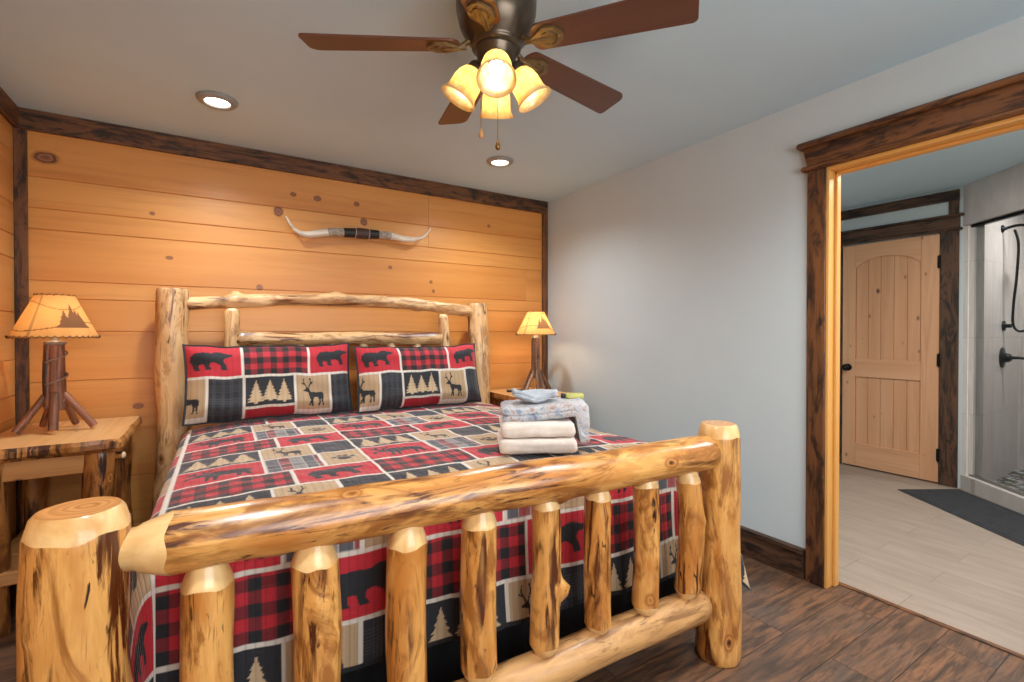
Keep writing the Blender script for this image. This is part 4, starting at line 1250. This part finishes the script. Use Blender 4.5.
lamp('slimmer twig lamp on the nightstand by the grey wall', 2.18, 3.13, .772, 1.222, 1.408, .158, .066, ((-.125, -.045, .014), (-.04, -.09, .013), (.03, -.075, .013), (.10, -.06, .013), (.09, .07, .012), (-.06, .09, .012)), 8, .033, 5, M['twigp'], True, M['lbulb2'])

# ------------------------------------------------------------------ steer horns on the back wall
hm = thing('horn_mount', (.88, 3.40, 1.93), 'polished steer horns joined by a dark leather wrap on the pine wall', 'horn mount')
Y_ = 3.405
tube('horn', [(.393, Y_ - .05, 1.985), (.425, Y_ - .05, 1.93), (.470, Y_ - .03, 1.892), (.525, Y_ - .01, 1.888), (.60, Y_, 1.905), (.66, Y_, 1.920)], [.003, .009, .016, .022, .026, .027], M['horn'], hm, 18, 8)
tube('horn', [(1.381, Y_ - .05, 2.020), (1.325, Y_ - .05, 1.955), (1.26, Y_ - .03, 1.928), (1.19, Y_ - .01, 1.927), (1.13, Y_, 1.936), (1.085, Y_, 1.940)], [.003, .009, .016, .022, .026, .027], M['horn'], hm, 18, 8)
tube('horn_root', [(.655, Y_, 1.920), (.70, Y_, 1.926), (.765, Y_, 1.930)], [.0275, .028, .028], M['hband'], hm, 18, 4)
tube('horn_root', [(1.09, Y_, 1.940), (1.05, Y_, 1.942), (.995, Y_, 1.941)], [.0275, .028, .028], M['hband'], hm, 18, 4)
tube('leather_wrap', [(.76, Y_, 1.930), (.80, Y_, 1.932), (.845, Y_, 1.934)], [.031, .032, .033], M['leather_b'], hm, 20, 4)
tube('leather_wrap', [(.835, Y_, 1.934), (.88, Y_, 1.936), (.935, Y_, 1.938)], [.036, .037, .036], M['leather_d'], hm, 20, 4)
tube('leather_wrap', [(.925, Y_, 1.938), (.965, Y_, 1.940), (1.0, Y_, 1.941)], [.033, .032, .031], M['leather_b'], hm, 20, 4)
for xx in (.838, .930):
    bm = bmesh.new()
    for k in range(14):
        an = 2 * PI * k / 14
        bmesh.ops.create_uvsphere(bm, u_segments=6, v_segments=5, radius=.004, matrix=Matrix.Translation((xx, Y_ + .036 * math.cos(an), 1.936 + .036 * math.sin(an))))
    bm_obj('bead_band', bm, M['horn'], hm)

# ------------------------------------------------------------------ ceiling fan
FX, FY = .808, 1.392
fan = thing('ceiling_fan', (FX, FY, ZC), 'walnut bladed ceiling fan with four amber glass light shades', 'ceiling fan')
T0 = Matrix.Translation((FX, FY, 0))
lathe('motor_housing', [(.118, ZC - .0005), (.122, 2.385), (.130, 2.375), (.135, 2.345), (.134, 2.31), (.126, 2.272), (.117, 2.25), (.112, 2.243), (.104, 2.226), (.085, 2.207), (.082, 2.200), (.082, 2.190), (.0001, 2.190)], M['bronze'], fan, T0, 48)
lathe('switch_housing', [(.066, 2.192), (.072, 2.188), (.072, 2.180), (.066, 2.174), (.064, 2.135), (.060, 2.118), (.045, 2.108), (.018, 2.102), (.0001, 2.100)], M['bronze'], fan, T0, 36)
def blade(ang, pitch=-.22):
    out = []
    r0, r1 = .120, .634
    w0, w1 = .052, .067
    pts = []
    for k in range(9):                       # root, rounded
        a = PI / 2 + PI * k / 8
        pts.append((r0 + .03 + .03 * math.cos(a), w0 * math.sin(a)))
    def corner(cx, cy, rr, a0, a1): return [(cx + rr * math.cos(a0 + (a1 - a0) * k / 6), cy + rr * math.sin(a0 + (a1 - a0) * k / 6)) for k in range(7)]
    pts += corner(r1 - .035, -w1 + .035, .035, -PI / 2, -.12)
    pts += corner(r1 - .018, w1 - .018, .018, .12, PI / 2)
    W = T0 @ Matrix.Translation((0, 0, 2.202)) @ Matrix.Rotation(ang, 4, 'Z') @ Matrix.Rotation(pitch, 4, 'X')
    b = prism('blade', pts, 2, -.004, .004, M['blade'], fan, W, bevel=.0015)
    # decorative iron under the root
    bm = bmesh.new()
    lo, hi = [], []
    outline = [(.100, .008), (.125, .010), (.148, .026), (.170, .042), (.205, .038), (.225, .018), (.232, 0)]
    full = outline + [(x, -y) for x, y in outline[::-1][1:]]
    v0 = [bm.verts.new((x, y, -.0125)) for x, y in full]; v1 = [bm.verts.new((x, y, -.0045)) for x, y in full]
    n = len(full)
    bm.faces.new(v0[::-1]); bm.faces.new(v1)
    for i in range(n): bm.faces.new((v0[i], v0[(i + 1) % n], v1[(i + 1) % n], v1[i]))
    bmesh.ops.recalc_face_normals(bm, faces=bm.faces)
    # raised leaf and screws
    for (x, y) in ((.185, .027), (.185, -.027), (.216, 0)):
        bmesh.ops.create_uvsphere(bm, u_segments=8, v_segments=6, radius=.007, matrix=Matrix.Translation((x, y, -.0125)) @ Matrix.Scale(.5, 4, (0, 0, 1)))
    ir = bm_obj('blade_bracket', bm, M['bronze2'], b, W)
    vs, fs = tube_geo([(.085, 0, .018), (.105, 0, .004), (.13, 0, -.010), (.16, 0, -.0135), (.185, 0, -.0125)], [.010, .009, .008, .007, .004], 10, 5)
    mesh_obj('bracket_arm', vs, fs, M['bronze2'], b, W)
    vs, fs = tube_geo([(.165, .020, -.013), (.185, .024, -.0132), (.203, .018, -.0132), (.210, 0, -.0132), (.203, -.018, -.0132), (.185, -.024, -.0132), (.165, -.020, -.013)], .0024, 6, 5)
    mesh_obj('bracket_scroll', vs, fs, M['bronze'], b, W)
for an in (150.1, 78.8, 8.9, -51.5, -134.0): blade(math.radians(an))
for k, an in enumerate((-120, -30, 60, 150)):
    d = Vector((math.cos(math.radians(an)), math.sin(math.radians(an)), 0))
    tilt = Vector((d.x * .50, d.y * .50, -.866)).normalized()
    p0 = Vector((FX, FY, 2.125)) + d * .045; p1 = Vector((FX, FY, 2.132)) + d * .066
    tube('light_arm', [p0, p0 + d * .02 + Vector((0, 0, .006)), p1], .012, M['bronze'], fan, 12, 4)
    W = Matrix.Translation(p1) @ frame_z(tilt)
    lathe('shade_fitter', [(.0001, -.012), (.020, -.010), (.026, .0), (.029, .022), (.026, .024), (.0001, .024)], M['bronze'], fan, W, 22)
    pr = [(.026, .016), (.034, .022), (.044, .040), (.049, .062), (.050, .085), (.051, .100), (.055, .112), (.062, .122), (.063, .127),
          (.060, .127), (.052, .114), (.048, .100), (.047, .085), (.046, .062), (.041, .041), (.031, .025), (.024, .020)]
    sh = lathe('glass_shade', pr, M['amber'], fan, W, 34)
    lathe('light_bulb', [(.011, .024), (.012, .034), (.018, .045), (.024, .062), (.025, .076), (.019, .092), (.008, .100), (.0001, .101)], M['bulb'], sh, W, 18)
def chain(x, y, z0, z1, fobm, fr):
    pts = [(x, y, z0), (x, y, (z0 + z1) / 2), (x, y, z1)]
    c = tube('pull_chain', pts, .0012, M['chain'], fan, 6, 8)
    lathe('chain_fob', [(.0001, z1 + .012), (.004, z1 + .010), (.006, z1 + .002), (fr, z1 - .006), (fr * 1.05, z1 - .010), (fr * .75, z1 - .018), (.0001, z1 - .021)], fobm, c, Matrix.Translation((x, y, 0)), 16)
chain(FX - .045, FY + .025, 2.13, 1.913, M['fob'], .0085)
chain(FX - .012, FY - .03, 2.11, 1.862, M['chain'], .0085)

# ------------------------------------------------------------------ recessed lights
def downlight(x, y, label, cat='recessed light'):
    root = thing('recessed_light', (x, y, ZC), label, cat, 'recessed ceiling lights')
    T = Matrix.Translation((x, y, ZC))
    lathe('trim_ring', [(.056, .0), (.056, -.016), (.062, -.020), (.080, -.017), (.090, -.008), (.091, .0)], M['dring'], root, T, 40)
    lathe('lens', [(.056, -.010), (.050, -.0135), (.0001, -.015)], M['lens'], root, T, 36)
    l = bpy.data.lights.new('downlight', 'SPOT'); l.energy = 68; l.spot_size = 2.6; l.spot_blend = .9; l.shadow_soft_size = .06; l.color = (.91, .97, 1.0)
    lo = bpy.data.objects.new('downlight_lamp', l); link(lo, Matrix.Translation((x, y, ZC - .03)))
downlight(.02, 2.80, 'recessed light in the ceiling above the bed on the wood side wall half')
downlight(.02, .72, 'unseen recessed light added over the foot of the bed, by the wood side wall')  # added out of view to brighten the top of the bed
downlight(1.642, .70, 'unseen recessed light added near the doorway casing')  # its unseen partner, added to light the quilt and log tops
downlight(1.642, 2.78, 'recessed light in the ceiling beyond the fan pull chains')

# ------------------------------------------------------------------ light
def area(name, loc, rot, sx, sy, e, col):
    l = bpy.data.lights.new(name, 'AREA'); l.shape = 'RECTANGLE'; l.size = sx; l.size_y = sy; l.energy = e; l.color = col
    o = bpy.data.objects.new(name, l); link(o, Matrix.Translation(loc) @ rot.to_4x4())
    return o
from mathutils import Euler
area('daylight_window', ((WX0 + WX1) / 2, YF - .16, (WZ0 + WZ1) / 2), Euler((PI / 2, 0, 0)).to_matrix(), WX1 - WX0 - .1, WZ1 - WZ0 - .1, 52, (.95, .98, 1.0))
area('bathroom_fill_light', (3.3, .5, ZC - .02), Euler((0, 0, 0)).to_matrix(), .4, .4, 44, (1, .96, .9))  # unseen lamp without a fixture, added to light the bathroom
area('shower_fill_light', (5.35, .55, ZC - .02), Euler((0, 0, 0)).to_matrix(), .18, .18, 26, (1, .97, .93))  # unseen lamp added to brighten the dark shower interior

wd = bpy.data.worlds.new('sky'); S.world = wd; wd.use_nodes = True
bg = wd.node_tree.nodes['Background']; bg.inputs[0].default_value = (.85, .92, 1, 1); bg.inputs[1].default_value = 1.0

# ------------------------------------------------------------------ camera and view
cd = bpy.data.cameras.new('camera'); cd.sensor_width = 36; cd.lens = 477 / 1024 * 36; cd.clip_start = .02
cd.shift_y = -4.34 / 1024
co = bpy.data.objects.new('camera', cd); link(co)
co.location = (0, 0, 1.241)
co.rotation_euler = (PI / 2 - math.radians(.5), 0, -math.radians(32.0))
S.camera = co
S.view_settings.view_transform = 'Standard'; S.view_settings.look = 'None'; S.view_settings.gamma = 1.0; S.view_settings.use_curve_mapping = False
S.view_settings.exposure = 0.28
S.cycles.use_denoising = True
S.cycles.max_bounces = 10; S.cycles.diffuse_bounces = 6; S.cycles.transparent_max_bounces = 12
S.cycles.sample_clamp_indirect = 6.0
